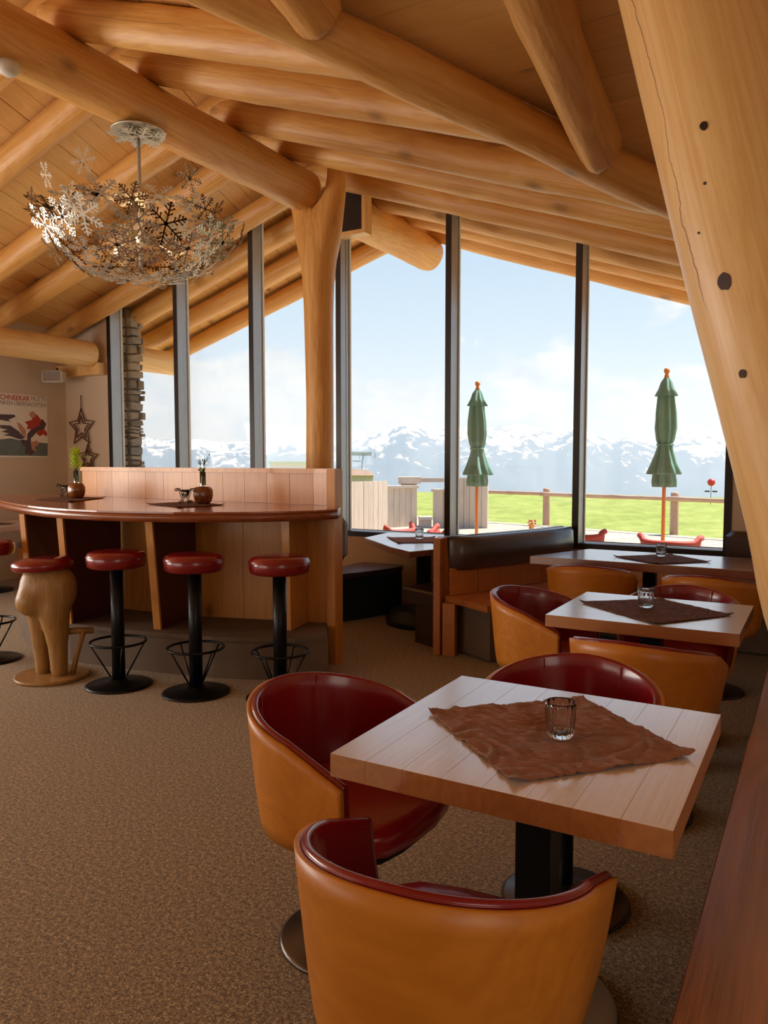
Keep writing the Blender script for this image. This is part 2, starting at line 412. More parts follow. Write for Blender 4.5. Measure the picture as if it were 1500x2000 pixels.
def log(name, p0, p1, r0, r1=None, material='log', parent=None, seed=1, wob=.05, bend=0, **kw):
    p0, p1 = Vector(p0), Vector(p1); d = p1-p0
    mb = log_mb(d.length, r0, r1 or r0, seed, wob=wob, bend=bend)
    return link(name, mb.mesh(name, material), parent, p0, rot=d.to_track_quat('Z', 'Y'), **kw)
# ================================================================== STRUCTURE
YW = 6.8; XL = -8.75; XR = 1.89; YB = -2.6; RX = -4.35
def zR(x): return 3.77-.355*(x+3.13)        # underside of the right-hand rafters
def zL(x): return 3.97+.315*(x+5.47)        # underside of the left-hand rafters
def z2(y): return 3.38-.25*(y-3.44)         # underside of the cross wing's rafters
def xv(y): return -2.04+.713*(y-3.44)       # valley line
def yv(x): return 3.44+(x+2.04)/.713
MB().box((XL-.2, YB-.2, -.12), (XR+.2, YW+.12, 0)).build('floor', 'carpet', kind='structure')
# ceiling: single boards on four roof planes
ceiling = link('ceiling', None, kind='structure')
TB = .25
def boards(poly, d, width, zf, th=.022):
    d = Vector(d).normalized(); nrm = Vector((-d.y, d.x))
    ts = [nrm.x*p[0]+nrm.y*p[1] for p in poly]; t = min(ts); k = 0
    while t < max(ts):
        pl = clip(poly, nrm.x, nrm.y, t+width-.005); pl = clip(pl, -nrm.x, -nrm.y, -t) if len(pl) > 2 else []
        if len(pl) > 2:
            dz = random.uniform(-.002, .002); cx = sum(p[0] for p in pl)/len(pl); cy_ = sum(p[1] for p in pl)/len(pl)
            ang = atan2(d.y, d.x); ca, sa = cos(-ang), sin(-ang)
            mb = MB(); n = len(pl)
            if area(pl) < 0: pl = pl[::-1]
            def tr(p, z): x, y = p[0]-cx, p[1]-cy_; return (x*ca-y*sa, x*sa+y*ca, z)
            vs = [tr(p, zf(*p)+TB+dz) for p in pl]+[tr(p, zf(*p)+TB+dz+th) for p in pl]
            mb.add(vs, [list(range(n-1, -1, -1)), list(range(n, 2*n))]+[(i, (i+1) % n, n+(i+1) % n, n+i) for i in range(n)])
            mb.build('board', 'ceiling_board', ceiling, (cx, cy_, 0), rot=(0, 0, ang))
        t += width; k += 1
YO = 8.95
boards([(XL-.25, YB), (RX, YB), (RX, YO), (XL-.25, YO)], (-.30, .954), .19, lambda x, y: zL(x)-(.0 if x < RX else 0))
boards([(RX, .16), (xv(YO), YO), (RX, YO)], (-.28, .96), .19, lambda x, y: zR(x))
boards([(RX, .16), (XR+.1, .16), (XR+.1, YW), (xv(YW), YW)], (1, 0), .19, lambda x, y: z2(y))
boards([(RX, .16), (-2.4, YB), (XR+.1, YB), (XR+.1, .16)], (1, 0), .19, lambda x, y: 4.2-.25*(.16-y))
boards([(RX, .16), (RX, YB), (-2.4, YB)], (-.28, .96), .19, lambda x, y: zR(x))
# closed roof deck above the boards
rf = MB(); T = .05+TB
def lift(pts, zf, up): return [(x, y, zf(x, y)+up) for x, y in pts]
for pts, zf in (([(XL-.3, YB-.1), (RX, YB-.1), (RX, YO+.05), (XL-.3, YO+.05)], lambda x, y: zL(x)),
                ([(RX, .16), (xv(YO), YO+.05), (RX, YO+.05)], lambda x, y: zR(x)),
                ([(RX, .16), (XR+.2, .16), (XR+.2, YW+.1), (xv(YW), YW+.1)], lambda x, y: z2(y)),
                ([(RX, .16), (-2.4, YB-.1), (XR+.2, YB-.1), (XR+.2, .16)], lambda x, y: 4.2-.25*(.16-y)),
                ([(RX, .16), (RX, YB-.1), (-2.4, YB-.1)], lambda x, y: zR(x))):
    n = len(pts); a = lift(pts, zf, T-.02); b = lift(pts, zf, T+.15)
    rf.add(a+b, [list(range(n)), list(range(n, 2*n))]+[(i, (i+1) % n, n+(i+1) % n, n+i) for i in range(n)])
rf.build('roof_cover', 'hut_roof', ceiling)
# rafters (each log its own part of the ceiling)
ys = [-2.0, -1.2, -.35, .55, 1.45, 2.35, 3.46, 4.13, 5.05, 5.73, 6.62, 7.25, 7.95, 8.72]
RR = .125
for i, y in enumerate(ys):
    z0, z1 = zL(-4.22)+RR+.005, zL(-9.0)+RR+.005
    if y > 1.4 or y < 99:
        r = RR*random.uniform(.94, 1.04)
        log('rafter', (-4.15, y, z0+.0), (-9.0 if y > YW else -8.85, y, zL(-9.0 if y > YW else -8.85)+RR), r, r*.93, parent=ceiling, seed=i+1, bend=random.uniform(-.015, .015))
    if y > .5:
        xe = xv(y)+.02 if y < 6.0 else (xv(y)-.05 if y < YW else 1.75)
        r = RR*random.uniform(.94, 1.04)
        log('rafter', (-4.5, y, zR(-4.5)+RR), (xe, y, zR(xe)+RR), r, r*.95, parent=ceiling, seed=i+40, bend=random.uniform(-.015, .015))
for i, x in enumerate((-3.15, -2.15, -1.17, -.2, .8, 1.6)):
    ye = min(yv(x)+(-.12), YW-.1)
    log('rafter', (x, .1, z2(.1)+RR), (x, ye, z2(ye)+RR), .135, .128, parent=ceiling, seed=i+80, wob=.08)
tag(log('valley_log', (xv(.6), .6, zR(xv(.6))+.115), (xv(6.7), 6.7, zR(xv(6.7))+.115), .12, .12, seed=5, wob=.07), 'long diagonal log under the ceiling running down to the right above the tables', 'beam')
tag(log('ridge_beam', (RX, YB+.1, 4.02), (RX, 6.12, 4.0), .195, .185, seed=9, wob=.04), 'thickest ridge log crossing the upper left, chandelier hanging from it', 'beam')
tag(log('ridge_beam', (RX, 6.98, 4.02), (RX, 8.75, 4.02), .19, .2, seed=10, wob=.06), 'thick ridge log end sticking out into the open above the middle window panes', 'beam')
tag(log('eave_beam', (-8.08, YB+.1, 2.80), (-8.08, 6.68, 2.80), .165, .16, material='log_pale', seed=12, wob=.04), 'pale horizontal eave log above the poster on the left wall', 'beam')
tag(log('eave_beam', (-8.08, 6.98, 2.84), (-8.08, 8.15, 2.84), .16, .16, material='log_pale', seed=13, wob=.04), 'short orange eave log seen outside behind the stone pillar', 'beam')
# leaning strut log in the right foreground
stx = lambda z: -.162+.262*(1.90-z)
p0 = Vector((stx(0), 2.6, .0)); p1 = Vector((stx(3.25), 2.6, 3.32))
tag(log('leaning_post', p0, p1, .215, .20, material='log_pale', seed=21, wob=.035), 'huge pale leaning log at the right edge with dark knots and long cracks', 'post')
st = bpy.data.objects['leaning_post']
bpy.context.view_layer.update()
inv = st.matrix_world.inverted()
for u, v, r in ((1415, 550, .021), (1375, 246, .011), (1451, 730, .011), (1377, 358, .004), (1365, 455, .003)):
    ok, h, nr, _ = st.ray_cast(inv @ Vector((0, 0, H)), (inv.to_3x3() @ ray(u, v)).normalized())
    if not ok: continue
    ring = [(r*(1+.25*noise.noise(Vector((cos(a)*2, sin(a)*2, u))))*cos(a), r*1.15*(1+.25*noise.noise(Vector((cos(a)*2, sin(a)*2, v))))*sin(a)) for a in [2*pi*k/14 for k in range(14)]]
    k = MB().prism(ring, -.012, .003).build('knot', 'iron', st, h, rot=nr.to_track_quat('Z', 'Y'))
# forked post: skin grown from joints
def skin(name, pts, edges, radii, material, parent=None, sub=2, loc=None, **kw):
    me = bpy.data.meshes.new(name); me.from_pydata(pts, edges, []); me.materials.append(M(material))
    o = link(name, me, parent, loc, **kw)
    o.modifiers.new('skin', 'SKIN').use_smooth_shade = True
    for i, r in enumerate(radii): me.skin_vertices[0].data[i].radius = (r, r) if not isinstance(r, tuple) else r
    me.skin_vertices[0].data[0].use_root = True
    s_ = o.modifiers.new('sub', 'SUBSURF'); s_.levels = s_.render_levels = sub
    return o
PX0, PY0 = -4.22, 6.12
fp = skin('forked_post', [(0,0,0), (0,0,1.0), (.01,0,2.0), (.0,0,2.9), (0,.0,3.3), (0,0,3.55), (-.15,-.0,3.78), (-.24,.0,4.02), (.15,0,3.78), (.21,0,4.0), (.21,.0,4.3)],
     [(0,1),(1,2),(2,3),(3,4),(4,5),(5,6),(6,7),(5,8),(8,9),(9,10)], [.15,.145,.14,.15,.17,.2,.13,.09,.13,.1,.09], 'log', loc=(PX0, PY0, 0))
tag(fp, 'forked tree trunk post carrying the ridge log in front of the windows', 'post')
# walls
def wall(name, x0, x1, y0, y1, z0, top, material='plaster'):
    mb = MB(); vs = []
    for x, y in ((x0,y0),(x1,y0),(x1,y1),(x0,y1)): vs.append((x, y, z0))
    for x, y in ((x0,y0),(x1,y0),(x1,y1),(x0,y1)): vs.append((x, y, top(x, y)))
    mb.add(vs, [(0,3,2,1),(4,5,6,7),(0,1,5,4),(1,2,6,5),(2,3,7,6),(3,0,4,7)])
    return mb.build(name, material, kind='structure')
wall('wall_left', XL-.2, XL, YB-.2, YW+.2, 0, lambda x, y: zL(x)+TB)
wb = link('wall_front', None, kind='structure')
def wpart(*a): o = wall('wall_panel', *a); o.parent = wb; del o['kind']; return o
wpart(XL, -7.93, YW, YW+.2, 0, lambda x, y: zL(x)+TB)
wpart(-7.93, -.70+.055, YW, YW+.2, 0, lambda x, y: .685, 'plaster_shade')
wpart(-.645, XR, YW, YW+.2, 0, lambda x, y: z2(y)+TB if x > .3 else zR(x)+TB)
wall('wall_right', XR, XR+.2, YB-.2, YW+.2, 0, lambda x, y: 4.4)
wall('wall_rear', XL, XR, YB-.2, YB, 0, lambda x, y: 4.6)
MB().box((XL+.0, YW-.14, 2.555), (-7.95, YW-.005, 2.70)).build('trim_1', 'log_pale', kind='structure')
MB().box((-3.9, YW-.018, 0), (-2.2, YW, .09)).build('baseboard_front', 'bench_wood', kind='structure')
# window wall: mullions, panes, sill
win = link('window_1', None, kind='structure')
mx = [-7.93, -6.78, -5.63, -4.47, -3.21, -1.95, -.70]
def ztop(x): return (zL(x) if x < RX else zR(x))+TB-.01
for x in mx:
    zt = min(ztop(x), ztop(x+.06)); zt2 = zt
    MB().box((x, YW-.01, .69), (x+.058, YW, zt)).build('mullion_face', 'alu_dark', win)
    mu = MB().box((x, YW, .69), (x+.058, YW+.155, zt)).build('mullion', 'alu_frame', win)
    MB().box((x-.012, YW+.157, .69), (x+.070, YW+.185, zt)).build('mullion_cap', 'white_metal', mu)
MB().box((mx[0], YW-.012, .685), (mx[-1]+.058, YW, .735)).build('sill_face', 'alu_dark', win)
MB().box((mx[0], YW, .685), (mx[-1]+.058, YW+.10, .735)).build('sill_frame', 'alu_dark', win)
MB().box((mx[0], YW+.10, .690), (mx[-1]+.058, YW+.30, .722)).build('outer_sill', 'white_metal', win)
MB().box((mx[0], YW+.31, .700), (mx[-1]+.058, YW+.33, .727)).build('sill_edge', 'alu_dark', win)
for a, b in zip(mx[:-1], mx[1:]):
    a += .058; mb = MB(); za, zb = ztop(a), ztop(b)
    pts = [(a, .735), (b, .735), (b, zb)]
    if a < RX < b: pts.append((RX, min(ztop(RX-.001), ztop(RX+.001))))
    pts.append((a, za)); n = len(pts)
    vs = [(x, YW+.09, z) for x, z in pts]+[(x, YW+.106, z) for x, z in pts]
    mb.add(vs, [list(range(n)), list(range(2*n-1, n-1, -1))]+[(i, (i+1) % n, n+(i+1) % n, n+i) for i in range(n)]).build('pane', 'window_glass', win)
# dark boxed surround where the ridge passes the glass
bx = MB().box((-4.45, YW-.03, 3.80), (-4.12, YW+.06, 4.28)).build('ridge_surround', 'alu_dark', win)
fr = MB(); fr.box((-4.47, YW-.06, 3.76), (-4.08, YW+.07, 3.80)); fr.box((-4.12, YW-.06, 3.80), (-4.08, YW+.07, 4.28)); fr.build('surround_frame', 'log_pale', bx)
# ================================================================== OUTSIDE
deck = link('deck', None, kind='structure')
x = -20.0; k = 0
dk = [MB().box((-.0725, 8.0-16, -.03), (.0725, 8.0-16+22, 0)).mesh('deck_board', 'deck_board')]
ang = radians(-38)
ye = lambda x: 17.37-.309*(x+1.76)
region = [(-24, 7.0), (6, 7.0), (6, ye(6)), (-24, ye(-24))]
def deckboards():
    d = Vector((sin(radians(24)), cos(radians(24)))); nrm = Vector((-d.y, d.x)); wdt = .30
    ts = [nrm.x*p[0]+nrm.y*p[1] for p in region]; t = min(ts)
    while t < max(ts):
        pl = clip(region, nrm.x, nrm.y, t+wdt-.022); pl = clip(pl, -nrm.x, -nrm.y, -t) if len(pl) > 2 else []
        if len(pl) > 2:
            c = (sum(p[0] for p in pl)/len(pl), sum(p[1] for p in pl)/len(pl)); a = atan2(d.y, d.x)-pi/2; ca, sa = cos(-a), sin(-a)
            MB().prism([((p[0]-c[0])*ca-(p[1]-c[1])*sa, (p[0]-c[0])*sa+(p[1]-c[1])*ca) for p in pl], -.19, -.15).build('board', 'deck_board', deck, (c[0], c[1], random.uniform(-.002, .002)), rot=(0, 0, a))
        t += wdt
deckboards()
MB().prism(region, -.6, -.2).build('deck_base', 'grey_plank', deck)
# meadow
mb = MB(); nx, ny = 60, 40; vs = []
for j in range(ny+1):
    for i in range(nx+1):
        x = -70+i*1.6; y = min(ye(x), 30)+(j/ny)**1.3*max(5, 51-min(ye(x), 30))
        z = -.45+.18*noise.noise(Vector((x*.12, y*.12, 0)))+.05*noise.noise(Vector((x*.6, y*.6, 3)))-.0006*(y-17)**2*.0
        if y > 44: z -= (y-44)**2*.12
        if j == 0: z = -.35
        vs.append((x, y, z))
mb.add(vs, [(j*(nx+1)+i, j*(nx+1)+i+1, (j+1)*(nx+1)+i+1, (j+1)*(nx+1)+i) for j in range(ny) for i in range(nx)], True)
mb.build('meadow', 'grass', kind='structure')
mb = MB(); mb.box((-400, -60, -40), (400, 6.5, -.7)); mb.build('ground', 'grass', kind='structure')
# far mountain range with its haze
prof = [(-900,872),(-500,850),(-250,862),(0,840),(120,850),(285,850),(330,856),(385,852),(430,862),(470,856),(530,868),(570,858),(620,852),(660,862),(690,862),(705,850),(730,842),(760,829),(785,812),(800,806),(815,812),(835,826),(865,838),(890,832),(925,828),(960,832),(1005,824),(1022,822),(1050,832),(1078,841),(1100,834),(1116,829),(1145,838),(1170,850),(1195,859),(1225,850),(1245,852),(1280,862),(1300,852),(1340,850),(1370,847),(1388,838),(1410,848),(1450,846),(1500,852),(1700,838),(2000,850),(2600,840)]
def pv(u):
    for (a, va), (b, vb) in zip(prof[:-1], prof[1:]):
        if a <= u <= b: return va+(vb-va)*(u-a)/(b-a)
    return 860
mb = MB(); vs = []; NU = 380; NR = 34; D0 = 3000.
rt = Vector((cos(YAW), sin(YAW), 0)); fwv = Vector((-sin(YAW), cos(YAW), 0))
for i in range(NU+1):
    u = -900+3500*i/NU
    lat = (u-750)/1500
    ztopm = (900-pv(u))/1500*D0+H+7*noise.noise(Vector((u*.05, 0, 0)))+5*noise.noise(Vector((u*.17, 5, 0)))
    for j in range(NR+1):
        t = j/NR
        if t < .82:
            s_ = t/.82; dist = 1700+(D0-1700)*s_; rel = 1-s_
            rid = 1-abs(noise.noise(Vector((lat*9+s_*1.3, s_*2.2, 1.3))))*2
            rid2 = 1-abs(noise.noise(Vector((lat*26, s_*5, 7.3))))*2
            z = -520+(ztopm+520)*(s_**1.15)+(rid*70+rid2*26-40)*sin(pi*min(1, s_*1.02))
        else:
            s_ = (t-.82)/.18; dist = D0+700*s_; z = ztopm-420*s_
        p = rt*(lat*dist)+fwv*dist; vs.append((p.x, p.y, z))
mb.add(vs, [(i*(NR+1)+j, (i+1)*(NR+1)+j, (i+1)*(NR+1)+j+1, i*(NR+1)+j+1) for i in range(NU) for j in range(NR)], True)
mb.build('mountain_range', 'mountain', kind='structure', label='hazy blue alpine mountain range with snow patches beyond the meadow')
p = rt*0+fwv*850
hz = MB(); R3 = Matrix.Rotation(YAW, 3, 'Z'); hz.box((-5200, -600, -900), (5200, 750, 118), R3, p); o = hz.build('valley_haze', 'valley_haze', kind='structure')
# rail fence
rail = thing('rail_fence', 'low wooden rail fence with round posts between deck and green meadow', 'fence', (0, 0, -.15))
px_ = [-9.2, PZ(1069,1025,-.15).x, PZ(1330,1037,-.15).x, 1.2, 4.6]; fy = lambda x: ye(x)+.12
for i, x in enumerate(px_):
    log('post', (x, fy(x), -.25), (x, fy(x), .93), .095, .085, 'fence_log', rail, seed=60+i)
for i in range(4):
    log('rail', (px_[i]-.15, fy(px_[i])-.11, .79), (px_[i+1]+.15, fy(px_[i+1])-.11, .79), .05, .045, 'fence_log', rail, seed=70+i, wob=.1)
# grey plank parapet pieces at the far left of the deck
def parapet(label, ua, ub, vb_a, vb_b, ztop_, gap=.0, cap=True, w_=.14, z0=-.15):
    a = PZ(ua, vb_a, z0); b = PZ(ub, vb_b, z0); d = b-a; L = d.length; t = thing('plank_parapet', label, 'parapet', a, atan2(d.y, d.x))
    n = max(1, int(L/w_)); ww = L/n
    me = [MB().box((0, -.02, 0), (ww-.008, .02, ztop_-z0)).mesh('plank', 'grey_plank')]
    for i in range(n): link('plank', me[0], t, (i*ww, random.uniform(-.004, .004), 0))
    MB().box((0, .021, 0), (L, .10, ztop_-z0-.01)).build('backing', 'grey_plank', t)
    if cap: MB().box((-.03, -.06, ztop_-z0), (L+.03, .14, ztop_-z0+.06)).build('cap', 'grey_plank', t)
    return t
parapet('tall grey plank parapet nearest the thick window mullion, outside on the deck', 640, 756, 1050, 1040, 1.02, cap=False)
parapet('lower grey plank parapet with pale cap, left of the square opening', 757, 814, 1030, 1028, .80)
parapet('grey plank parapet half hidden by a mullion, right of the square opening', 846, 865, 1029, 1030, .72)
parapet('tall grey plank parapet just left of the first umbrella', 872, 952, 1030, 1032, 1.06, cap=False)
a = PZ(783, 1027, -.15); t = thing('parapet_pillar', 'square grey timber pillar with cap rail left of the opening onto the meadow', 'pillar', a, YAW)
MB().box((0, .05, 0), (.40, .45, 1.05)).build('pillar_body', 'grey_plank', t); MB().box((-.06, -.02, 1.05), (.48, .5, 1.22)).build('cap', 'grey_plank', t)
MB().box((.48, .02, 1.09), (1.08, .14, 1.19)).build('rail', 'grey_plank', t)
a = PZ(819, 1029, -.15); t = thing('planter_box', 'low grey timber box with ledge below the square opening', 'box', a, YAW)
MB().box((0, 0, 0), (.30, .4, .17)).build('box_body', 'grey_plank', t); MB().box((-.01, -.05, .17), (.31, .43, .24)).build('ledge', 'grey_plank', t)
# umbrellas
def umbrella(label, x, y, top, k):
    t = thing('umbrella', label, 'umbrella', (x, y, -.15), k*.8, 'closed green umbrellas')
    zt = top+.15
    MB().lathe([(.24, 0), (.24, .05), (.05, .07), (.05, .3)], 20).build('base', 'dark_base', t)
    MB().lathe([(.022, .05), (.022, zt-.12)], 12).build('pole', 'umbrella_pole', t)
    MB().lathe([(.0, zt-.12), (.03, zt-.11), (.025, zt-.085), (.018, zt-.07), (.035, zt-.045), (.03, zt-.01), (0, zt)], 12).build('finial', 'umbrella_pole', t)
    f = lambda a, z: 1+.16*sin(8*a+k+z*2)+.08*sin(3*a+z*5+k)
    H0 = zt-.10
    MB().lathe([(.02, H0), (.06, H0-.06), (.085, H0-.14), (.125, H0-.22), (.11, H0-.222), (.05, H0-.15)], 48, fn=lambda a, z: 1+.12*sin(8*a+k)+.1*sin(2*a+k), cap=False).build('vent', 'umbrella_green', t)
    MB().lathe([(.06, H0-.14), (.085, H0-.24), (.105, H0-.42), (.11, H0-.58), (.09, H0-.72), (.07, H0-.78), (.09, H0-.86), (.135, H0-1.0), (.175, H0-1.10), (.17, H0-1.115), (.11, H0-1.08), (.125, H0-1.2), (.12, H0-1.26), (.08, H0-1.22), (.05, H0-1.0)], 64, fn=f, cap=False).build('canopy', 'umbrella_green', t)
    MB().tube([(.088*cos(a), .088*sin(a), H0-.775) for a in [2*pi*i/24 for i in range(24)]], .012, 6, closed=True).build('tie', 'umbrella_green', t)
    return t
umbrella('closed green umbrella left of centre in front of the highest peak ridge, nearer the parapet', -3.93, 9.3, 2.50, 1)
umbrella('closed green umbrella in the right-hand pane near the red ball', -1.60, 9.3, 2.53, 2.4)
# red outdoor chairs
def red_chair(label, c, rz):
    t = thing('terrace_chair', label, 'chair', (c[0], c[1], -.15), rz, 'red terrace chairs')
    w_ = .31; pts = []
    for k in range(25):
        a = -1+2*k/24; x = a*w_; y = -.05-.16*(1-abs(a)**3); z = .80-.035*(1-min(1, abs(a)**6))+(.03 if abs(a) > .9 else 0); pts.append((x, y, z))
    MB().tube(pts, .032, 10).build('top_rail', 'red_rattan', t)
    mb = MB(); vs = []
    for k in range(25):
        x, y, z = pts[k]
        for q_ in range(5): f_ = q_/4; vs.append((x*(1-.12*f_), y+.03*f_, z*(1-f_)+.42*f_))
    mb.add(vs, [(k*5+j, k*5+j+1, (k+1)*5+j+1, (k+1)*5+j) for k in range(24) for j in range(4)], True)
    o = mb.build('backrest', 'red_rattan', t); o.modifiers.new('s', 'SOLIDIFY').thickness = .02
    MB().cbox((0, .10, .40), (.52, .5, .06), .015).build('seat', 'red_rattan', t)
    for sx in (-.24, .24):
        for sy in (-.12, .32): MB().tube([(sx*.9, sy, .38), (sx, sy*1.05, 0)], .014, 8).build('leg', 'red_rattan', t)
    return t
red_chair('red terrace chair right below the second umbrella, back to the window', (-1.38, 8.50), 0)
red_chair('red terrace chair behind the mullion between the two umbrellas', (-2.43, 8.72), .1)
red_chair('red terrace chair at far left corner in front of the plank parapet', (-4.58, 8.25), 1.5)
red_chair('red terrace chair mostly hidden below the first umbrella', (-3.85, 8.25), -.9)
# red ball on a thin mast, lift pylon, small white hut roof, shed
t = thing('red_ball', 'round red ball on a thin mast beyond the fence at far right', 'ball', PZ(1388, 985, -.4))
b = PZ(1388, 985, -.4); fwd = b.length
bb = PY(1388, 942, b.y)-b
MB().lathe([(.16*sin(pi*k/12), bb.z-.16*cos(pi*k/12)) for k in range(13)], 20).build('ball', 'red_plastic', t)
MB().lathe([(.012, 0), (.012, bb.z-.15)], 8).build('mast', 'alu_dark', t)
MB().box((-.25, -.02, bb.z-.42), (-.05, .02, bb.z-.36)).build('bracket', 'alu_dark', t)
MB().box((.05, -.02, bb.z-.42), (.25, .02, bb.z-.36)).build('bracket', 'alu_dark', t)
c = PY(706, 930, 60); t = thing('lift_pylon', 'thin blue ski lift pylon with cross arm at left of the middle pane', 'pylon', (c.x, c.y, c.z), YAW)
hh = 2.4
MB().tube([(0, 0, -2), (.05, 0, hh*.5), (.2, 0, hh*.85)], .06, 8).build('mast', 'alu_frame', t)
MB().box((-.9, -.1, hh*.78), (.9, .1, hh*.92)).build('cross_arm', 'alu_frame', t)
for s_ in (-.7, .7): MB().tube([(s_+.15*cos(a)+.4, 0, hh*.8+.3*sin(a)) for a in [radians(d) for d in range(-70, 80, 15)]], .04, 6).build('pulley_hook', 'alu_frame', t)
MB().box((-.8, -.05, hh*.55), (-.1, .05, hh*.6)).build('lower_arm', 'alu_frame', t)
c = PY(700, 935, 40); t = thing('log_shed', 'small brown shed roof peeking over the grey plank parapet', 'shed', (c.x, c.y, c.z), YAW)
MB().prism([(-1.4, 0), (.9, 0), (.9, 1.6), (-1.4, 1.6)], -3, .2).build('wall', 'grey_plank', t)
mb = MB(); mb.add([(-1.5, -.2, .2), (1.0, -.2, .2), (1.0, 1.8, .2), (-1.5, 1.8, .2), (-1.5, .8, .72), (.6, .8, .5)], [(0,1,5,4), (2,3,4,5), (0,4,3), (1,2,5), (0,3,2,1)]); mb.build('roof', 'hut_roof', t)
c = PY(565, 915, 30); t = thing('white_shed', 'white flat shed roof outside just left of the forked post', 'shed', (c.x, c.y, c.z), YAW)
MB().box((-.95, 0, -3), (.95, 2.5, .25)).build('wall', 'hut_wall', t); MB().box((-1.0, -.1, .25), (1.05, 2.6, .35)).build('roof', 'white_metal', t)
fc = PZ(1038, 1034, -.15)
t = thing('flower_pot', 'tiny pot with orange flowers on the deck near the fence', 'flower pot', (fc.x, fc.y, -.15))
MB().lathe([(.05, 0), (.075, .11), (.08, .13), (.07, .13)], 16).build('pot', 'umbrella_pole', t)
mb = MB(); rr = random.Random(2)
for i in range(14):
    x, y, z = rr.uniform(-.08, .08), rr.uniform(-.06, .06), rr.uniform(.13, .24); mb.lathe([(.001, z-.02), (.022, z-.01), (.02, z+.01), (.001, z+.02)], 8, (x, y, 0))
mb.build('blossoms', 'red_rattan', t)['kind'] = 'stuff'
# stone pillar outside left
t = thing('stone_pillar', 'rough grey stone pillar outside the leftmost window pane', 'pillar', (0, 0, -.2))
MB().box((-8.40, 7.05, 0), (-7.87, 7.27, 3.62)).build('core', 'mortar', t)
rs = random.Random(4); z = 0.0
while z < 3.45:
    hgt = rs.uniform(.04, .15)
    for face in (0, 1):
        a0 = 0.0; lim = .53 if face == 0 else .22
        while a0 < lim-.03:
            ln = min(rs.uniform(.10, .26), lim-a0); pr = rs.uniform(.02, .085)
            hx, hy, hzz = ln/2-.006, pr/2+.02, hgt/2-.006
            mb = MB(); vs = []
            for sx, sy, sz in ((-1,-1,-1),(1,-1,-1),(1,1,-1),(-1,1,-1),(-1,-1,1),(1,-1,1),(1,1,1),(-1,1,1)):
                vs.append((sx*hx*rs.uniform(.8, 1), sy*hy, sz*hzz*rs.uniform(.75, 1)))
            mid = []
            vs += [(0, -hy-.012*rs.random(), 0)]
            mb.add(vs, [(0,3,2,1),(4,5,6,7),(0,1,8),(1,5,8),(5,4,8),(4,0,8),(1,2,6,5),(2,3,7,6),(3,0,4,7)])
            if face == 0: loc = (-8.40+a0+ln/2, 7.05-pr/2, z+hgt/2); rz = 0
            else: loc = (-7.87+pr/2, 7.05+a0+ln/2, z+hgt/2); rz = pi/2
            o = mb.build('stone', 'stone', t, loc, rot=(0, rs.uniform(-.16, .16), rz+rs.uniform(-.08, .08)))
            a0 += ln
    z += hgt
# ================================================================== BAR
bar = thing('bar_counter', 'curved wooden bar counter with fins, high backboard and stone plinth', 'bar')
front = [(-3.0,4.62),(-2.885,4.40),(-2.94,4.22),(-3.06,4.04),(-3.22,3.88),(-3.42,3.74),(-3.64,3.62),(-3.91,3.53),(-4.2,3.48),(-4.5,3.475),(-4.8,3.52),(-5.1,3.61),(-5.45,3.74),(-5.8,3.89),(-6.15,4.05),(-6.5,4.22),(-6.8,4.38),(-6.97,4.52),(-7.02,4.66),(-6.9,4.82),(-6.6,4.97),(-6.1,5.05)]
top = front+[(-3.2, 4.74), (-3.05, 4.70)]
MB().prism(top, 1.128, 1.14).build('counter_top', 'bar_top_wood', bar)
def inset(pts, d):
    out = []
    for i, p in enumerate(pts):
        a, b = Vector(pts[i-1]), Vector(pts[(i+1) % len(pts)]); t_ = (b-a).normalized(); out.append((p[0]+t_.y*d, p[1]-t_.x*d))
    return out
MB().prism(inset(top, -.004) if area(top) > 0 else inset(top, .004), 1.072, 1.1275, smooth=True).build('counter_edge', 'bar_edge_wood', bar)
# backboard planks and cap
bb_ = [(-6.12,4.915),(-5.6,4.86),(-5.07,4.825),(-4.6,4.80),(-4.12,4.785),(-3.7,4.77),(-3.3,4.74),(-3.1,4.70)]
def along(pts, n):
    L = [0]
    for a, b in zip(pts[:-1], pts[1:]): L.append(L[-1]+hypot(b[0]-a[0], b[1]-a[1]))
    out = []
    for k in range(n+1):
        s_ = L[-1]*k/n
        for i in range(len(pts)-1):
            if s_ <= L[i+1]+1e-9: f_ = (s_-L[i])/(L[i+1]-L[i]); out.append((pts[i][0]+(pts[i+1][0]-pts[i][0])*f_, pts[i][1]+(pts[i+1][1]-pts[i][1])*f_)); break
    return out
def planks(path, n, z0, z1, th, material, parent, name='plank', gap=.003):
    P = along(path, n)
    for a, b in zip(P[:-1], P[1:]):
        d = Vector((b[0]-a[0], b[1]-a[1])); L = d.length
        MB().box((gap/2, 0, 0), (L-gap/2, th, z1-z0)).build(name, material, parent, (a[0], a[1], z0), rot=(0, 0, atan2(d.y, d.x)))
planks(bb_, 13, 1.141, 1.375, .03, 'pine_panel', bar)
MB().prism([(x, y-.025) for x, y in bb_]+[(x, y+.05) for x, y in bb_[::-1]], 1.376, 1.412).build('backboard_cap', 'pine_panel', bar)
# plinth
pf = [(-2.89,4.28),(-3.04,4.12),(-3.27,3.98),(-3.55,3.87),(-3.93,3.79),(-4.35,3.72),(-4.76,3.68),(-5.3,3.78),(-5.8,4.0),(-6.2,4.35)]
MB().prism(pf+[(-6.2,4.7),(-3.14,4.7),(-3.09,4.56)], 0, .255).build('plinth', 'plinth', bar)
MB().prism([(x, y-.012) for x, y in pf]+[(-6.2,4.7),(-3.14,4.7),(-3.09,4.56)], .256, .285).build('plinth_cap', 'plinth', bar)
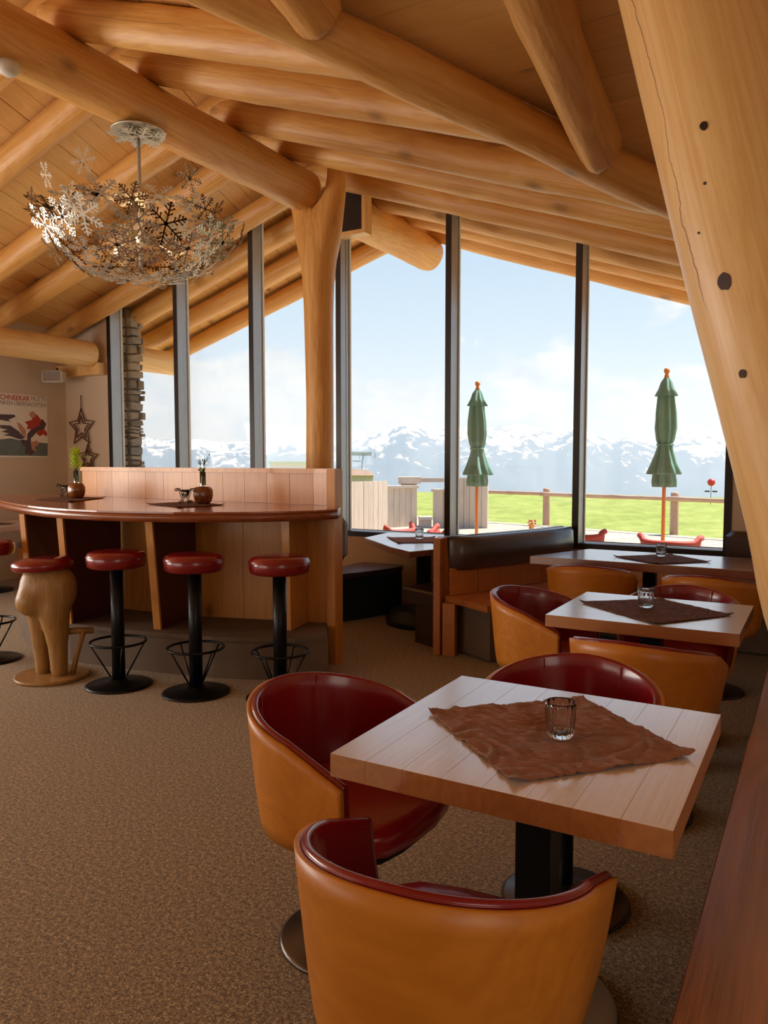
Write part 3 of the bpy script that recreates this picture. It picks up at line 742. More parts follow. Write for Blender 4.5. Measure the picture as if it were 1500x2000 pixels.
# back panel of planks
planks([(-6.1,4.42),(-5.5,4.26),(-4.88,4.25),(-4.4,4.29),(-4.05,4.34),(-3.56,4.50),(-3.10,4.62)], 9, .286, 1.071, .03, 'pine_panel', bar)
# fins: slanted front edge, deeper at the top
def fin(front_top, front_bot, back, th, face, name='fin'):
    ft, fb, bk = Vector(front_top), Vector(front_bot), Vector(back)
    d = (bk-fb).normalized(); nrm = Vector((d.y, -d.x))
    vs = []
    for s_ in (0, 1):
        for p, z in ((fb, .286), (bk, .286), (bk, 1.071), (ft, 1.071)):
            pp = p+nrm*(th*(s_-.5)); vs.append((pp.x, pp.y, z))
    MB().add(vs, [(0,1,2,3),(7,6,5,4),(0,4,5,1),(1,5,6,2),(2,6,7,3)]).build(name, face, bar)
    # lighter edge strip on the front
    e = []
    for p, z in ((fb, .286), (ft, 1.071)):
        for s_ in (-.5, .5):
            for dd in (-.018, 0): pp = p+nrm*(th*1.05*s_)+d*dd; e.append((pp.x, pp.y, z))
    MB().add(e, [(0,1,3,2),(4,6,7,5),(0,4,5,1),(2,3,7,6),(0,2,6,4),(1,5,7,3)]).build('fin_edge', 'pine_panel', bar)
def f2(u, v, z): p_ = PZ(u, v, z); return (p_.x, p_.y)
fin(f2(45,1004,1.071), f2(64,1207,.286), f2(140,1184,.286), .04, 'dark_red_panel')
fin(f2(119,1009,1.071), f2(138,1217,.286), f2(234,1191,.286), .05, 'dark_red_panel')
fin(f2(292,1014,1.071), f2(310,1228,.286), f2(378,1204,.286), .055, 'dark_red_panel')
fin(f2(559,1012,1.071), f2(563,1230,.286), f2(600,1212,.286), .055, 'pine_panel')
MB().box((-3.085, 4.56, 0), (-3.015, 4.66, 1.41)).build('end_panel', 'pine_panel', bar)
MB().box((-6.2, 4.69, .256), (-3.15, 4.73, 1.07)).build('rear_panel', 'pine_panel', bar)
# mats, vases and candle holders on the bar
def cloth(label, pts, z, material, name='table_mat', amp=.004, sub=26, group=None):
    a, b, c, d = [Vector((p[0], p[1])) for p in pts]; cx = (a+b+c+d)/4; mb = MB(); vs = []
    for j in range(sub+1):
        for i in range(sub+1):
            s_, t_ = i/sub, j/sub; p = (a*(1-s_)+b*s_)*(1-t_)+(d*(1-s_)+c*s_)*t_
            wq = noise.noise(Vector((p.x*6, p.y*6, 5)))*.05; n_ = .25+.9*noise.noise(Vector((p.x*9+wq*60, p.y*34+wq*200, z)))+.55*noise.noise(Vector((p.x*30, p.y*70, 2)))
            ed = min(s_, t_, 1-s_, 1-t_); cor = max(0, .08-hypot(min(s_, 1-s_), min(t_, 1-t_)))*.12
            w_ = .004*noise.noise(Vector((p.x*25, p.y*25, 8)))*(1 if ed < .02 else 0)
            vs.append((p.x-cx.x+w_, p.y-cx.y+w_, .0045+amp*max(-.35, n_)+cor))
    mb.add(vs, [(j*(sub+1)+i, j*(sub+1)+i+1, (j+1)*(sub+1)+i+1, (j+1)*(sub+1)+i) for j in range(sub) for i in range(sub)], True)
    o = mb.build(name, material, None, (cx.x, cx.y, z)); m_ = o.modifiers.new('s', 'SOLIDIFY'); m_.thickness = .0022; m_.offset = 1
    return tag(o, label, 'mat', group)
bm1 = [PZ(65,976,1.14), PZ(140,981,1.14), PZ(207,973,1.14), PZ(130,970,1.14)]
bm2 = [PZ(285,985,1.14), PZ(350,992,1.14), PZ(440,987,1.14), PZ(372,980,1.14)]
cloth('dark cloth mat under the left plant on the bar', bm1, 1.14, 'patterned_cloth', amp=.0015, sub=10)
cloth('dark cloth mat under the right plant on the bar', bm2, 1.14, 'patterned_cloth', amp=.0015, sub=10)
def leafm(L, w_, bend=.2):
    pr = [(0, 0), (.3, .8), (.55, 1), (.8, .6), (1, 0)]
    vs = []
    for t_, ww in pr: vs += [(-w_*ww/2, t_*L, -bend*L*t_*t_), (w_*ww/2, t_*L, -bend*L*t_*t_)]
    return vs, [(2*i, 2*i+1, 2*i+3, 2*i+2) for i in range(4)]
def vase(label, c, yellow, k):
    t = thing('plant_vase', label, 'vase', (c.x, c.y, 1.147), k)
    MB().lathe([(.045, 0), (.062, .02), (.072, .06), (.070, .10), (.055, .125), (.02, .13)], 24, fn=lambda a, z: 1+.05*cos(2*a)+.03*cos(5*a+k)).build('wooden_block', 'barrel_wood', t)
    MB().lathe([(.023, .131), (.023, .24), (.020, .24), (.020, .135)], 16, cap=False).build('glass_tube', 'tube_glass', t)
    st_ = MB(); rr = random.Random(int(k*10))
    for i in range(4): st_.tube([(rr.uniform(-.01, .01), rr.uniform(-.01, .01), .135), (rr.uniform(-.01, .01), rr.uniform(-.01, .01), .26)], .0045, 5)
    st_.build('stem', 'leaf_green', t)
    n = 110 if yellow else 26
    for i in range(n):
        if yellow:
            a = rr.uniform(0, 2*pi); hz_ = rr.uniform(.24, .40); L = rr.uniform(.04, .075); tilt = rr.uniform(.2, 1.0); w_ = .013; base_r = .03*(1-(hz_-.24)/.22)
        else:
            a = rr.uniform(0, 2*pi); hz_ = rr.uniform(.22, .33); L = rr.uniform(.035, .06); tilt = rr.uniform(.1, 1.1); w_ = .012; base_r = .012+.08*(hz_-.24)*rr.random()
        vs, fs = leafm(L, w_, rr.uniform(0, .4)); R_ = Matrix.Rotation(a, 3, 'Z') @ Matrix.Rotation(pi/2-tilt, 3, 'X')
        mb = MB().add([R_ @ Vector(v_)+Vector((cos(a+pi/2)*base_r, sin(a+pi/2)*base_r, hz_)) for v_ in vs], fs, True)
        if i == 0: acc = mb
        else: acc.add(mb.v, mb.f, True)
    if not yellow:
        for b_ in range(3):
            pts_ = [(.01, 0, .24), (.02+.02*b_, .01*b_, .30), (.05+.02*b_, .02*b_, .36-.02*b_)]; acc.tube(pts_, .0015, 4)
            for q_ in range(8):
                vs, fs = leafm(.028, .008, .1); f_ = q_/7; R_ = Matrix.Rotation(q_*2.2, 3, 'Z') @ Matrix.Rotation(.8, 3, 'X')
                acc.add([R_ @ Vector(v_)+Vector((.02+.035*f_, 0, .28+.08*f_)) for v_ in vs], fs, True)
    o = acc.build('foliage', 'leaf_yellow' if yellow else 'leaf_green', t); o['kind'] = 'stuff'
    return t
vase('round amber wooden vase with bright yellow-green foliage, left on the bar', PZ(150,974,1.14), True, .4)
vase('dark wooden vase with thin green twigs, right on the bar', PZ(397,985,1.14), False, 1.3)
def scroll(label, c, k):
    t = thing('candle_holder', label, 'candle holder', (c.x, c.y, 1.147), YAW+k, None)
    for s_ in (-1, 1):
        for yy in (-.02, .02):
            pts_ = []
            for i in range(9): a = radians(200-i*40); pts_.append((s_*(.062+.014*cos(a)*(1-i*.06)), yy, .105+.014*sin(a)*(1-i*.06)))
            pts_ = pts_[::-1]+[(s_*.045, yy, .118), (s_*.032, yy, .07), (s_*.02, yy, .03)]
            for i in range(9): a = radians(180+i*38); pts_.append((s_*(.033+.013*cos(a)*(1-i*.07)), yy, .017+.013*sin(a)*(1-i*.07)))
            MB().tube(pts_, .003, 6).build('scroll_leg', 'iron', t)
    MB().tube([(.038*cos(a), .03*sin(a), .10) for a in [2*pi*i/20 for i in range(20)]], .003, 6, closed=True).build('ring', 'iron', t)
    MB().lathe([(.008, .035), (.024, .07), (.034, .108), (.031, .108), (.02, .07), (.004, .042)], 20, cap=False).build('glass_cup', 'tube_glass', t)
    MB().lathe([(.0, .05), (.014, .055), (.018, .075), (.0, .078)], 14).build('candle', 'wax', t)
scroll('black iron scroll candle holder peeking out left of the amber vase', PZ(128,972.5,1.14), .2)
scroll('black iron scroll candle holder standing free left of the dark vase', PZ(362,986,1.14), 0)
# ------------------------------------------------------------------ bar stools
def bar_stool():
    t = thing('bar_stool', None, 'stool')
    MB().lathe([(.213, 0), (.213, .008), (.19, .016), (.06, .03), (.05, .045)], 40).build('base', 'black_metal', t)
    MB().lathe([(.042, .03), (.042, .79)], 24).build('column', 'black_metal', t)
    MB().tube([(.175*cos(a), .175*sin(a), .29) for a in [2*pi*i/40 for i in range(40)]], .0085, 8, closed=True).build('footrest_ring', 'black_metal', t)
    for k in range(4):
        a = pi/4+k*pi/2; MB().tube([(.175*cos(a), .175*sin(a), .285), (.05*cos(a), .05*sin(a), .06)], .0055, 6).build('strut', 'black_metal', t)
    s_ = MB().lathe([(.0, .78), (.165, .78), (.181, .79), (.187, .82), (.187, .852), (.178, .874), (.155, .885), (.08, .889), (0, .890)], 40).build('seat', 'red_leather', t)
    MB().tube([(.1885*cos(a), .1885*sin(a), .853) for a in [2*pi*i/40 for i in range(40)]], .0035, 6, closed=True).build('piping', 'red_leather', s_)
    return t
s0 = bar_stool()
s3 = PZ(548, 1362, 0)
spots = [((-3.976, 3.44), 'red leather bar stool with black column, second from the left along the bar'), ((-3.42, 3.57), 'red leather bar stool with black column, between two others at the bar middle'), ((s3.x, s3.y), 'rightmost red bar stool on a black column beside the bar end panel'), (tuple(PZ(-18, 1288, 0))[:2], 'black bar stool cut off by the left picture edge')]
for i, ((x, y), lab) in enumerate(spots):
    o = s0 if i == 0 else copy_tree(s0)
    o.location = (x, y, 0); o.rotation_euler.z = .35*i+.2; tag(o, lab, 'stool', 'bar stools along the counter')
# carved stool shaped like a pair of legs
cs = PZ(102, 1322, 0)
t = thing('carved_stool', 'wooden stool carved as hips and two legs with a red cushion', 'stool', (cs.x, cs.y, 0), YAW)
MB().lathe([(.235, 0), (.24, .006), (.24, .018), (.232, .024)], 44, fn=lambda a, z: 1+.015*sin(5*a)).build('base', 'carved_wood', t)
mbd = bpy.data.metaballs.new('carved_legs'); mbd.resolution = mbd.render_resolution = .022; mbd.threshold = .32
mo = bpy.data.objects.new('carved_legs', mbd); col.objects.link(mo)
def ball(x, y, z, r):
    e = mbd.elements.new(); e.co = (x, y, z); e.radius = r*1.45
def chain(a, b, n=9):
    for i in range(n): f_ = i/(n-1); ball(*[a[k]+(b[k]-a[k])*f_ for k in range(3)], a[3]+(b[3]-a[3])*f_)
for z_ in (.70, .64): ball(-.065, .0, z_-.05, .12); ball(.055, 0, z_-.05, .115); ball(0, 0, z_-.05, .12)
ball(-.125, .045, .545, .095); ball(-.10, -.06, .53, .10); ball(.06, -.01, .55, .10); ball(-.01, 0, .58, .10)
chain((-.10, .04, .47, .075), (-.085, .03, .24, .050), 8); chain((-.085, .03, .24, .050), (-.075, .03, .04, .044), 7)
chain((.035, -.03, .49, .095), (.055, -.03, .28, .065), 8); chain((.055, -.03, .28, .062), (.065, -.03, .04, .050), 8)
bpy.context.view_layer.update()
me_ = bpy.data.meshes.new_from_object(mo.evaluated_get(bpy.context.evaluated_depsgraph_get()))
bpy.data.objects.remove(mo); me_.materials.clear(); me_.materials.append(M('carved_wood'))
for pl_ in me_.polygons: pl_.use_smooth = True
link('carved_legs', me_, t)
MB().lathe([(0, .735), (.16, .735), (.19, .745), (.2, .768), (.195, .795), (.17, .812), (0, .818)], 40).build('cushion', 'red_leather', t).rotation_euler = (0, radians(-3), 0)
ft = MB().tube([(.10, .0, .31), (.16, .02, .315), (.27, .05, .31)], .022, 10).build('footrest', 'carved_wood', t)
MB().tube([(.21, .03, .31), (.17, .01, .16), (.14, .0, .02)], .018, 10).build('footrest_leg', 'carved_wood', t)
# ------------------------------------------------------------------ tub chairs
def chair_path(k):                      # k in 0..1 around the U; returns plan point and arc weight
    s_ = .20; r = .30; L = s_+pi*r/2; d = abs(k-.5)*2*L; sg = -1 if k < .5 else 1
    if d <= pi*r/2: a = d/r; return (sg*r*sin(a), -r*cos(a)), d/L
    return (sg*r, d-pi*r/2), d/L
def rim(d): return .765-.068*(min(d, .7)/.7)**1.6-(.082*(d-.7)/.3 if d > .7 else 0)
def shell(off, zb, ztop_off, th, material, name, parent, n=110):
    mb = MB(); vs = []; m_ = 9; rows = []
    for k in range(n+1):
        (x, y), d = chair_path(k/n); R_ = Vector((x, y)); cen = Vector((0, max(0, y))); o_ = (R_-cen).normalized() if (R_-cen).length > 1e-5 else Vector((1, 0))
        zt = rim(d)+ztop_off; ring = []
        for s_ in range(m_): f_ = s_/(m_-1); z = zb+(zt-zb)*f_; sc_ = .87+.13*f_**.8; p_ = R_*sc_ if y < 0 else Vector((x*sc_, y*(.92+.08*f_))); ring.append((p_+o_*off, z))
        outer = ring; inner = [(p_-o_*th, z) for p_, z in ring]
        if name == 'leather_lining': top_ = [(ring[-1][0]-o_*th*.15, ring[-1][1]+th*.28), (ring[-1][0]-o_*th*.5, ring[-1][1]+th*.42), (ring[-1][0]-o_*th*.85, ring[-1][1]+th*.28)]
        else: top_ = [(ring[-1][0]-o_*th*.5, ring[-1][1]+.001)]
        rows.append([(p_.x, p_.y, z) for p_, z in outer+top_+inner[::-1]])
    w_ = len(rows[0]); vs = [v_ for r in rows for v_ in r]
    fs = [(k*w_+j, (k+1)*w_+j, (k+1)*w_+(j+1) % w_, k*w_+(j+1) % w_) for k in range(n) for j in range(w_)]
    mb.add(vs, fs, True); mb.f.append(list(range(w_))); mb.sm.append(False); mb.f.append([n*w_+i for i in range(w_)][::-1]); mb.sm.append(False)
    return mb.build(name, material, parent)
def tub_chair():
    t = thing('tub_chair', None, 'chair')
    a = shell(0, .385, 0, .014, 'oak_shell', 'wooden_shell', t)
    b = shell(-.0145, .42, .002, .02, 'red_leather', 'leather_lining', t)
    # piping along the rim
    P = []
    for k in range(121):
        (x, y), d = chair_path(k/120); f_ = (.30-.0155)/.30; P.append((x*f_, y*f_ if y < 0 else y, rim(d)+.002))
    MB().tube(P, .0022, 6).build('piping', 'red_leather', b)
    for sx in (-1, 1):
        MB().tube([(sx*.12, -.228, .47), (sx*.128, -.226, .60), (sx*.134, -.2235, .755)], .0022, 5).build('seam', 'red_leather', b)
    # cushion
    out = []
    for k in range(41):
        (x, y), d = chair_path(k/40); out.append((x*.80, min(y, .17)*.80 if y < 0 else min(y, .16)))
    out = out+[(.225, .22), (.17, .265), (.06, .285), (-.06, .285), (-.17, .265), (-.225, .22)]
    def scl(p_, s_, dy=0): return (p_[0]*s_, (p_[1]-.02)*s_+.02+dy)
    rings = [(.86, .385), (.97, .40), (1.0, .43), (.99, .455), (.95, .468), (.80, .476), (.4, .482)]
    mb = MB(); n = len(out); vs = [(scl(p_, s_)[0], scl(p_, s_)[1], z) for s_, z in rings for p_ in out]
    mb.add(vs, [(r*n+i, r*n+(i+1) % n, (r+1)*n+(i+1) % n, (r+1)*n+i) for r in range(len(rings)-1) for i in range(n)], True)
    mb.f.append(list(range(n))[::-1]); mb.sm.append(False); mb.f.append([(len(rings)-1)*n+i for i in range(n)]); mb.sm.append(True)
    mb.build('seat', 'red_seat', t)
    MB().prism([scl(p_, .80) for p_ in out], .355, .384).build('seat_plate', 'black_paint', t)
    MB().lathe([(.06, .354), (.06, .34), (.026, .335), (.026, .03)], 20).build('column', 'black_paint', t)
    MB().lathe([(.21, 0), (.212, .006), (.20, .014), (.10, .026), (.04, .04), (.027, .06)], 44).build('base', 'dark_steel', t)
    return t
c0 = tub_chair()
chairs = [((-1.235, 1.93), -90-4, 'red tub chair facing right at the near table, its left-hand side'), ((-.625, 1.34), 4, 'nearest tub chair at the bottom of the picture, seen from behind'),
          ((-.71, 2.46), 184, 'red tub chair on the far side of the near table, back rim above it'), ((-1.27, 3.97), -90-6, 'tub chair at the left side of the second table, beside the wooden bench'),
          ((-.63, 3.27), -3, 'tub chair seen from behind between the near and second tables'), ((-.64, 4.29), 182, 'red tub chair on the far side of the second table'),
          ((-1.40, 5.35), 5, 'tub chair back at the left part of the long window table'), ((-.60, 5.24), -4, 'tub chair back at the right part of the long window table')]
for i, ((x, y), a, lab) in enumerate(chairs):
    o = c0 if i == 0 else copy_tree(c0)
    o.location = (x, y, 0); o.rotation_euler.z = radians(a); tag(o, lab, 'chair', 'tub chairs at the tables')
# ------------------------------------------------------------------ tables
def square_table(label, x0, x1, y0, y1, z, th, axis, nb, ncol, group=None, skew=0):
    cx, cy_ = (x0+x1)/2, (y0+y1)/2; t = thing('dining_table', label, 'table', (cx, cy_, 0), 0, group)
    a, b = (x1-x0)/2, (y1-y0)/2
    for k in range(nb):
        w_ = (2*a if axis == 'Y' else 2*b)/nb; g = .0001
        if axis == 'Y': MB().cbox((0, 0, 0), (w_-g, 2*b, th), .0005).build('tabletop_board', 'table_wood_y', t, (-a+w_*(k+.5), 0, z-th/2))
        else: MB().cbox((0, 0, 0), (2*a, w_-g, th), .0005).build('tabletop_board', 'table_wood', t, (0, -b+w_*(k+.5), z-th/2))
    MB().box((-.18, -.18, z-th-.008), (.18, .18, z-th-.001)).build('mounting_plate', 'black_paint', t)
    MB().cbox((0, 0, (z-th-.01)/2+.01), (.095, .095, z-th-.03), .003).build('column', 'black_metal', t)
    MB().lathe([(.212, 0), (.213, .008), (.20, .016), (.09, .03), (.068, .04)], 48).build('base', 'steel', t)
    return t
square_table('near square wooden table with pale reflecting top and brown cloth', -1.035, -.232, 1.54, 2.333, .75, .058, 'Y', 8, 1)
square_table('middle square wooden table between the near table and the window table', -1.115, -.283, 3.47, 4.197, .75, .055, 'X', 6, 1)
t = thing('long_table', 'long brown table in front of the right-hand windows', 'table', (0, 0, 0))
MB().prism([(-1.915,5.572),(-1.655,6.268),(.62,6.25),(.62,5.52)], .690, .75, ch=.004).build('tabletop', 'brown_table_wood', t)
for x in (-1.10, .10):
    MB().cbox((x, 5.90, .34), (.09, .09, .69), .003).build('column', 'black_metal', t); MB().lathe([(.212, 0), (.213, .008), (.2, .016), (.09, .03), (.068, .04)], 40, (x, 5.90, 0)).build('base', 'dark_steel', t)
    MB().box((x-.2, 5.70, .678), (x+.2, 6.1, .689)).build('mounting_plate', 'black_paint', t)
t = thing('corner_table', 'angular table with pale top at the window beside the bar end', 'table', (0, 0, 0))
ctp = [PZ(712,1050,.75), PZ(735,1058,.75), PZ(765,1069,.75), PZ(800,1077.5,.75), PZ(857,1072,.75), Vector((-2.42,6.1,0)), Vector((-2.5,6.55,0)), PZ(868,1045,.75), PZ(775,1037,.75)]
MB().prism([(p_.x, min(p_.y, 6.74)) for p_ in ctp], .700, .75, ch=.004).build('tabletop', 'brown_table_wood', t)
MB().cbox((-3.12, 6.17, .36), (.10, .10, .67), .003).build('column', 'black_metal', t)
MB().lathe([(.34, 0), (.34, .07), (.30, .075), (.30, .12), (.06, .13)], 40, (-3.12, 6.17, 0)).build('base', 'dark_base', t)
# low table by the left wall
t = thing('side_table', 'wooden table at the left edge behind the bar', 'table', (0, 0, 0))
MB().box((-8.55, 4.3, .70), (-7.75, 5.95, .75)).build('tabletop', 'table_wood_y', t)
MB().box((-8.2, 5.2, .02), (-8.1, 5.3, .70)).build('column', 'black_metal', t); MB().lathe([(.25, 0), (.25, .02), (.06, .04)], 30, (-8.15, 5.25, 0)).build('base', 'black_metal', t)
cloth('dark cloth mat on the side table at the left edge', [(-8.4,4.9),(-8.0,4.9),(-8.0,5.5),(-8.4,5.5)], .75, 'patterned_cloth', amp=.0015, sub=8)
t = thing('wall_bench', 'grey leather wall bench behind the side table at the left edge', 'bench', (0, 0, 0))
MB().box((-8.74, 3.2, 0), (-8.25, 4.2, .40)).build('bench_body', 'bench_wood', t); MB().cbox((-8.45, 6.35, .43), (.56, .7, .09), .03).build('seat', 'grey_leather', t)
MB().box((-8.74, 6.02, 0), (-8.2, 6.7, .385)).build('bench_base', 'bench_wood', t)
MB().cbox((-8.2, 6.62, .82), (1.06, .12, .40), .04).build('backrest', 'grey_leather', t)
# ------------------------------------------------------------------ cloths and tumblers
def mat_from(px, z): return [PZ(u, v, z) for u, v in px]
cloth('crumpled brown cloth laid diagonally on the near table', mat_from([(835,1390),(1003,1531),(1358,1478),(1137,1364)], .752), .7505, 'brown_cloth', amp=.009, sub=100)
cloth('dark patterned cloth laid diagonally on the middle table', mat_from([(1129,1176),(1281,1220),(1433,1202),(1290,1170)], .752), .7505, 'patterned_cloth', amp=.0022, sub=40)
cloth('dark patterned cloth on the long window table', mat_from([(1197,1087),(1282,1102),(1390,1098),(1310,1083)], .752), .7505, 'patterned_cloth', amp=.002, sub=24)
cloth('reddish brown cloth on the corner table', mat_from([(755,1050),(778,1061),(848,1060),(850,1049)], .752), .7505, 'brown_cloth', amp=.0015, sub=16)
def tumbler():
    t = thing('tumbler', None, 'glass')
    fo = lambda a, z: 1+.065*cos(14*a)*(1 if z > .008 else 0)*(1 if z < .080 else .35)
    prof_ = [(.024, 0), (.029, .002), (.0325, .012), (.035, .04), (.0375, .075), (.0385, .092), (.0368, .0935), (.0355, .090), (.0335, .06), (.031, .03), (.028, .014), (.012, .010)]
    mb = MB().lathe(prof_, 84, fn=fo)
    mb.build('glass_body', 'tumbler_glass', t); return t
g0 = tumbler()
for i, (p_, lab, s_) in enumerate([(PZ(1094, 1441, .757), 'ribbed clear tumbler on the brown cloth of the near table', 1.0), (PZ(1261, 1187, .757), 'ribbed clear tumbler on the middle table', 1.0), (PZ(1291, 1087, .757), 'ribbed clear tumbler on the long window table', .98), (PZ(819, 1053, .757), 'ribbed clear tumbler on the corner table beside the bar', .98)]):
    o = g0 if i == 0 else copy_tree(g0); o.location = (p_.x, p_.y, .7595); tag(o, lab, 'glass', 'ribbed tumblers on the tables')
# ------------------------------------------------------------------ benches
# wooden booth with leather back rest
t = thing('booth_bench', 'wooden corner bench with dark leather backrest left of the long table', 'bench', (0, 0, 0))
div = [(-2.475,5.27),(-2.38,5.44),(-2.26,5.75),(-2.15,6.05),(-2.05,6.32),(-1.97,6.72)]
off = lambda pts, d: [(x+d*.93, y-d*.36) for x, y in pts]
MB().prism(div+off(div, -.035)[::-1], .08, .885).build('divider', 'bench_wood', t)
planks(off(div, .035), 6, .455, .66, -.03, 'bench_wood', t)
mb = MB(); cu = along(off(div, .04), 20); vs = []
for i, (x, y) in enumerate(cu):
    e = min(i, 20-i)/1.2; e = min(1, e)
    for dx, z in ((0, .655), (.05*e, .64+.012*(1-e)), (.085*e, .665), (.095*e, .76), (.085*e, .865), (.05*e, .895), (0, .893), (-.03, .89)): vs.append((x+dx*.93, y-dx*.36, z))
mb.add(vs, [(i*8+j, i*8+(j+1) % 8, (i+1)*8+(j+1) % 8, (i+1)*8+j) for i in range(20) for j in range(8)], True); mb.f += [list(range(8)), [160+j for j in range(8)]]; mb.sm += [False, False]
mb.build('leather_backrest', 'dark_leather', t)
MB().cbox((0, 0, .445), (.055, .13, .89), .004).build('end_post', 'bench_wood', t, (-2.515, 5.235, 0), rot=(0, 0, radians(8)))
MB().cbox((0, 0, .20), (.10, .08, .40), .004).build('leg', 'bench_wood', t, (-2.42, 5.23, 0), rot=(0, 0, radians(8)))
seat_in = off(div, .04)
seat = [(-2.46,5.235),(-2.02,4.985),(-1.86,5.35),(-1.74,5.7),(-1.66,6.02),(-1.55,6.28),(1.6,6.28),(1.6,6.77),(-1.95,6.77)]+seat_in[::-1][1:]
MB().prism(seat, .405, .452).build('seat', 'bench_wood', t)
MB().prism([(-2.40,5.33),(-2.06,5.14),(-1.92,5.4),(-1.80,5.75),(-1.72,6.05),(-1.62,6.36),(1.6,6.36),(1.6,6.75),(-1.95,6.75),(-2.2,6.0)], .02, .404).build('bench_base', 'plinth', t)
MB().cbox((.49, 6.70, .74), (2.32, .16, .34), .04).build('wall_backrest', 'dark_leather', t)
# leather bench backing on to it
t = thing('leather_bench', 'dark leather bench end just left of the wooden divider', 'bench', (0, 0, 0))
s5 = [(-2.58,5.28),(-2.95,5.44),(-2.90,5.62),(-2.74,6.0),(-2.60,6.4),(-2.52,6.76),(-2.03,6.76),(-2.12,6.32),(-2.22,6.05),(-2.33,5.75),(-2.45,5.44)]
MB().prism(s5, .33, .45, ch=.015).build('seat', 'dark_leather', t)
MB().prism([(-2.60,5.36),(-2.84,5.47),(-2.78,5.7),(-2.60,6.2),(-2.45,6.7),(-2.1,6.7),(-2.3,6.0)], 0, .329).build('bench_base', 'dark_leather', t)
MB().prism(off(div, -.037)+off(div, -.10)[::-1], .46, .89, ch=.01).build('backrest', 'dark_leather', t)
# window bench behind the bar
t = thing('window_bench', 'dark bench with leather seat along the window wall behind the bar end', 'bench', (0, 0, 0))
wbp = [PZ(785,1106,.45), PZ(770,1109,.45), PZ(735,1114,.45), PZ(700,1118,.45), PZ(660,1122,.45)]
sp = [(p_.x, p_.y) for p_ in wbp]+[(-4.03,5.62),(-4.03,6.6),(-3.56,6.6)]
MB().prism(sp, .40, .45, ch=.008).build('seat', 'dark_leather', t)
MB().prism([(x-.05 if i < 5 else x, y+(.02 if y < 6.4 else -.03)) for i, (x, y) in enumerate(sp)], 0, .398).build('bench_base', 'dark_base', t)
t = thing('leather_cushion', 'grey rounded leather cushion sticking out behind the bar end panel', 'cushion', (0, 0, 0))
MB().cbox((-3.30, 5.04, .855), (.15, .14, .34), .05).build('cushion', 'grey_leather', t)
MB().box((-3.36, 5.0, 0), (-3.30, 5.08, .68)).build('support', 'dark_base', t)
# bench in the right foreground
t = thing('side_bench', 'long dark brown bench top running along the right picture edge', 'bench', (0, 0, 0))
MB().cbox((-.045, 2.3, .4275), (.33, 5.6, .045), .004).build('seat', 'bench_top_wood', t)
MB().box((-.08, -.45, 0), (.11, 5.05, .404)).build('bench_base', 'plinth', t)
# ------------------------------------------------------------------ chandelier of snowflakes
def flake_mb(R, seed=0, th=.0022, hub=.22):
    s_ = MB()
    def strip(a, b, w_):
        a, b = Vector(a), Vector(b); d = (b-a).normalized(); n_ = Vector((-d.y, d.x))*w_/2
        pts_ = [a-n_, b-n_, b+n_, a+n_]; s_.add([(p_.x, p_.y, -th/2) for p_ in pts_]+[(p_.x, p_.y, th/2) for p_ in pts_], [(3,2,1,0),(4,5,6,7),(0,1,5,4),(1,2,6,5),(2,3,7,6),(3,0,4,7)])
    def knob(c, r): s_.prism([(c[0]+r*cos(a), c[1]+r*sin(a)) for a in [k*pi/3 for k in range(6)]], -th/2, th/2)
    s_.prism([(R*hub*cos(a), R*hub*sin(a)) for a in [k*pi/3 for k in range(6)]], -th/2, th/2)
    for k in range(6):
        a = k*pi/3; ca, sa = cos(a), sin(a)
        P = lambda x, y: (x*ca-y*sa, x*sa+y*ca)
        strip(P(0, 0), P(R, 0), R*.085); knob(P(R, 0), R*.08)
        for f_, l in ((.40, .20), (.62, .27), (.82, .16)):
            for sg in (-1, 1):
                e = P(R*f_+R*l*cos(radians(55)), sg*R*l*sin(radians(55))); strip(P(R*f_, 0), e, R*.06); knob(e, R*.055)
    return s_
CH = Vector((-4.35, 4.05, 0))
t = thing('chandelier', 'round chandelier of many metal snowflakes hanging from the ridge log', 'chandelier', CH)
cp = MB().lathe([(.19, 3.815), (.19, 3.825), (.05, 3.84)], 30).build('ceiling_plate', 'silver_flake', t)
fm = [flake_mb(1.0, hub=h_).mesh('snowflake', mm) for h_, mm in ((.22, 'silver_flake'), (.14, 'silver_flake'), (.30, 'bronze_flake'), (.12, 'bronze_flake'))]
MB().tube([(0, 0, 3.83), (0, 0, 2.86)], .013, 8).build('rod', 'steel', t)
rc = random.Random(11)
def put(pos, nrm, R, mi):
    o = link('snowflake', fm[mi], t, pos, rot=Vector(nrm).to_track_quat('Z', 'Y') @ Quaternion((0, 0, 1), rc.uniform(0, 1.05))); o.scale = (R, R, 1)
for k in range(4): put((.05*cos(k*2), .05*sin(k*2), 3.80-.008*k), (0, 0, 1), .16, 0)
for ringr, n, zz_, R, tilt in ((.10, 3, 2.79, .14, .1), (.30, 8, 2.83, .145, .3), (.49, 12, 2.91, .145, .6), (.645, 16, 3.03, .13, 1.1), (.70, 9, 3.15, .10, 1.45), (.46, 9, 3.22, .15, -.15), (.60, 12, 3.21, .14, .3), (.62, 6, 3.36, .10, 1.3), (.33, 5, 3.04, .14, .9)):
    for k in range(n):
        a = 2*pi*(k+rc.uniform(-.3, .3))/n; rr_ = ringr*rc.uniform(.93, 1.07); tl = tilt+rc.uniform(-.2, .2)
        put((rr_*cos(a), rr_*sin(a), zz_+rc.uniform(-.03, .03)), (-sin(tl)*cos(a), -sin(tl)*sin(a), cos(tl)), R*rc.uniform(.85, 1.15), rc.choice((0, 0, 1, 1, 2, 3)))
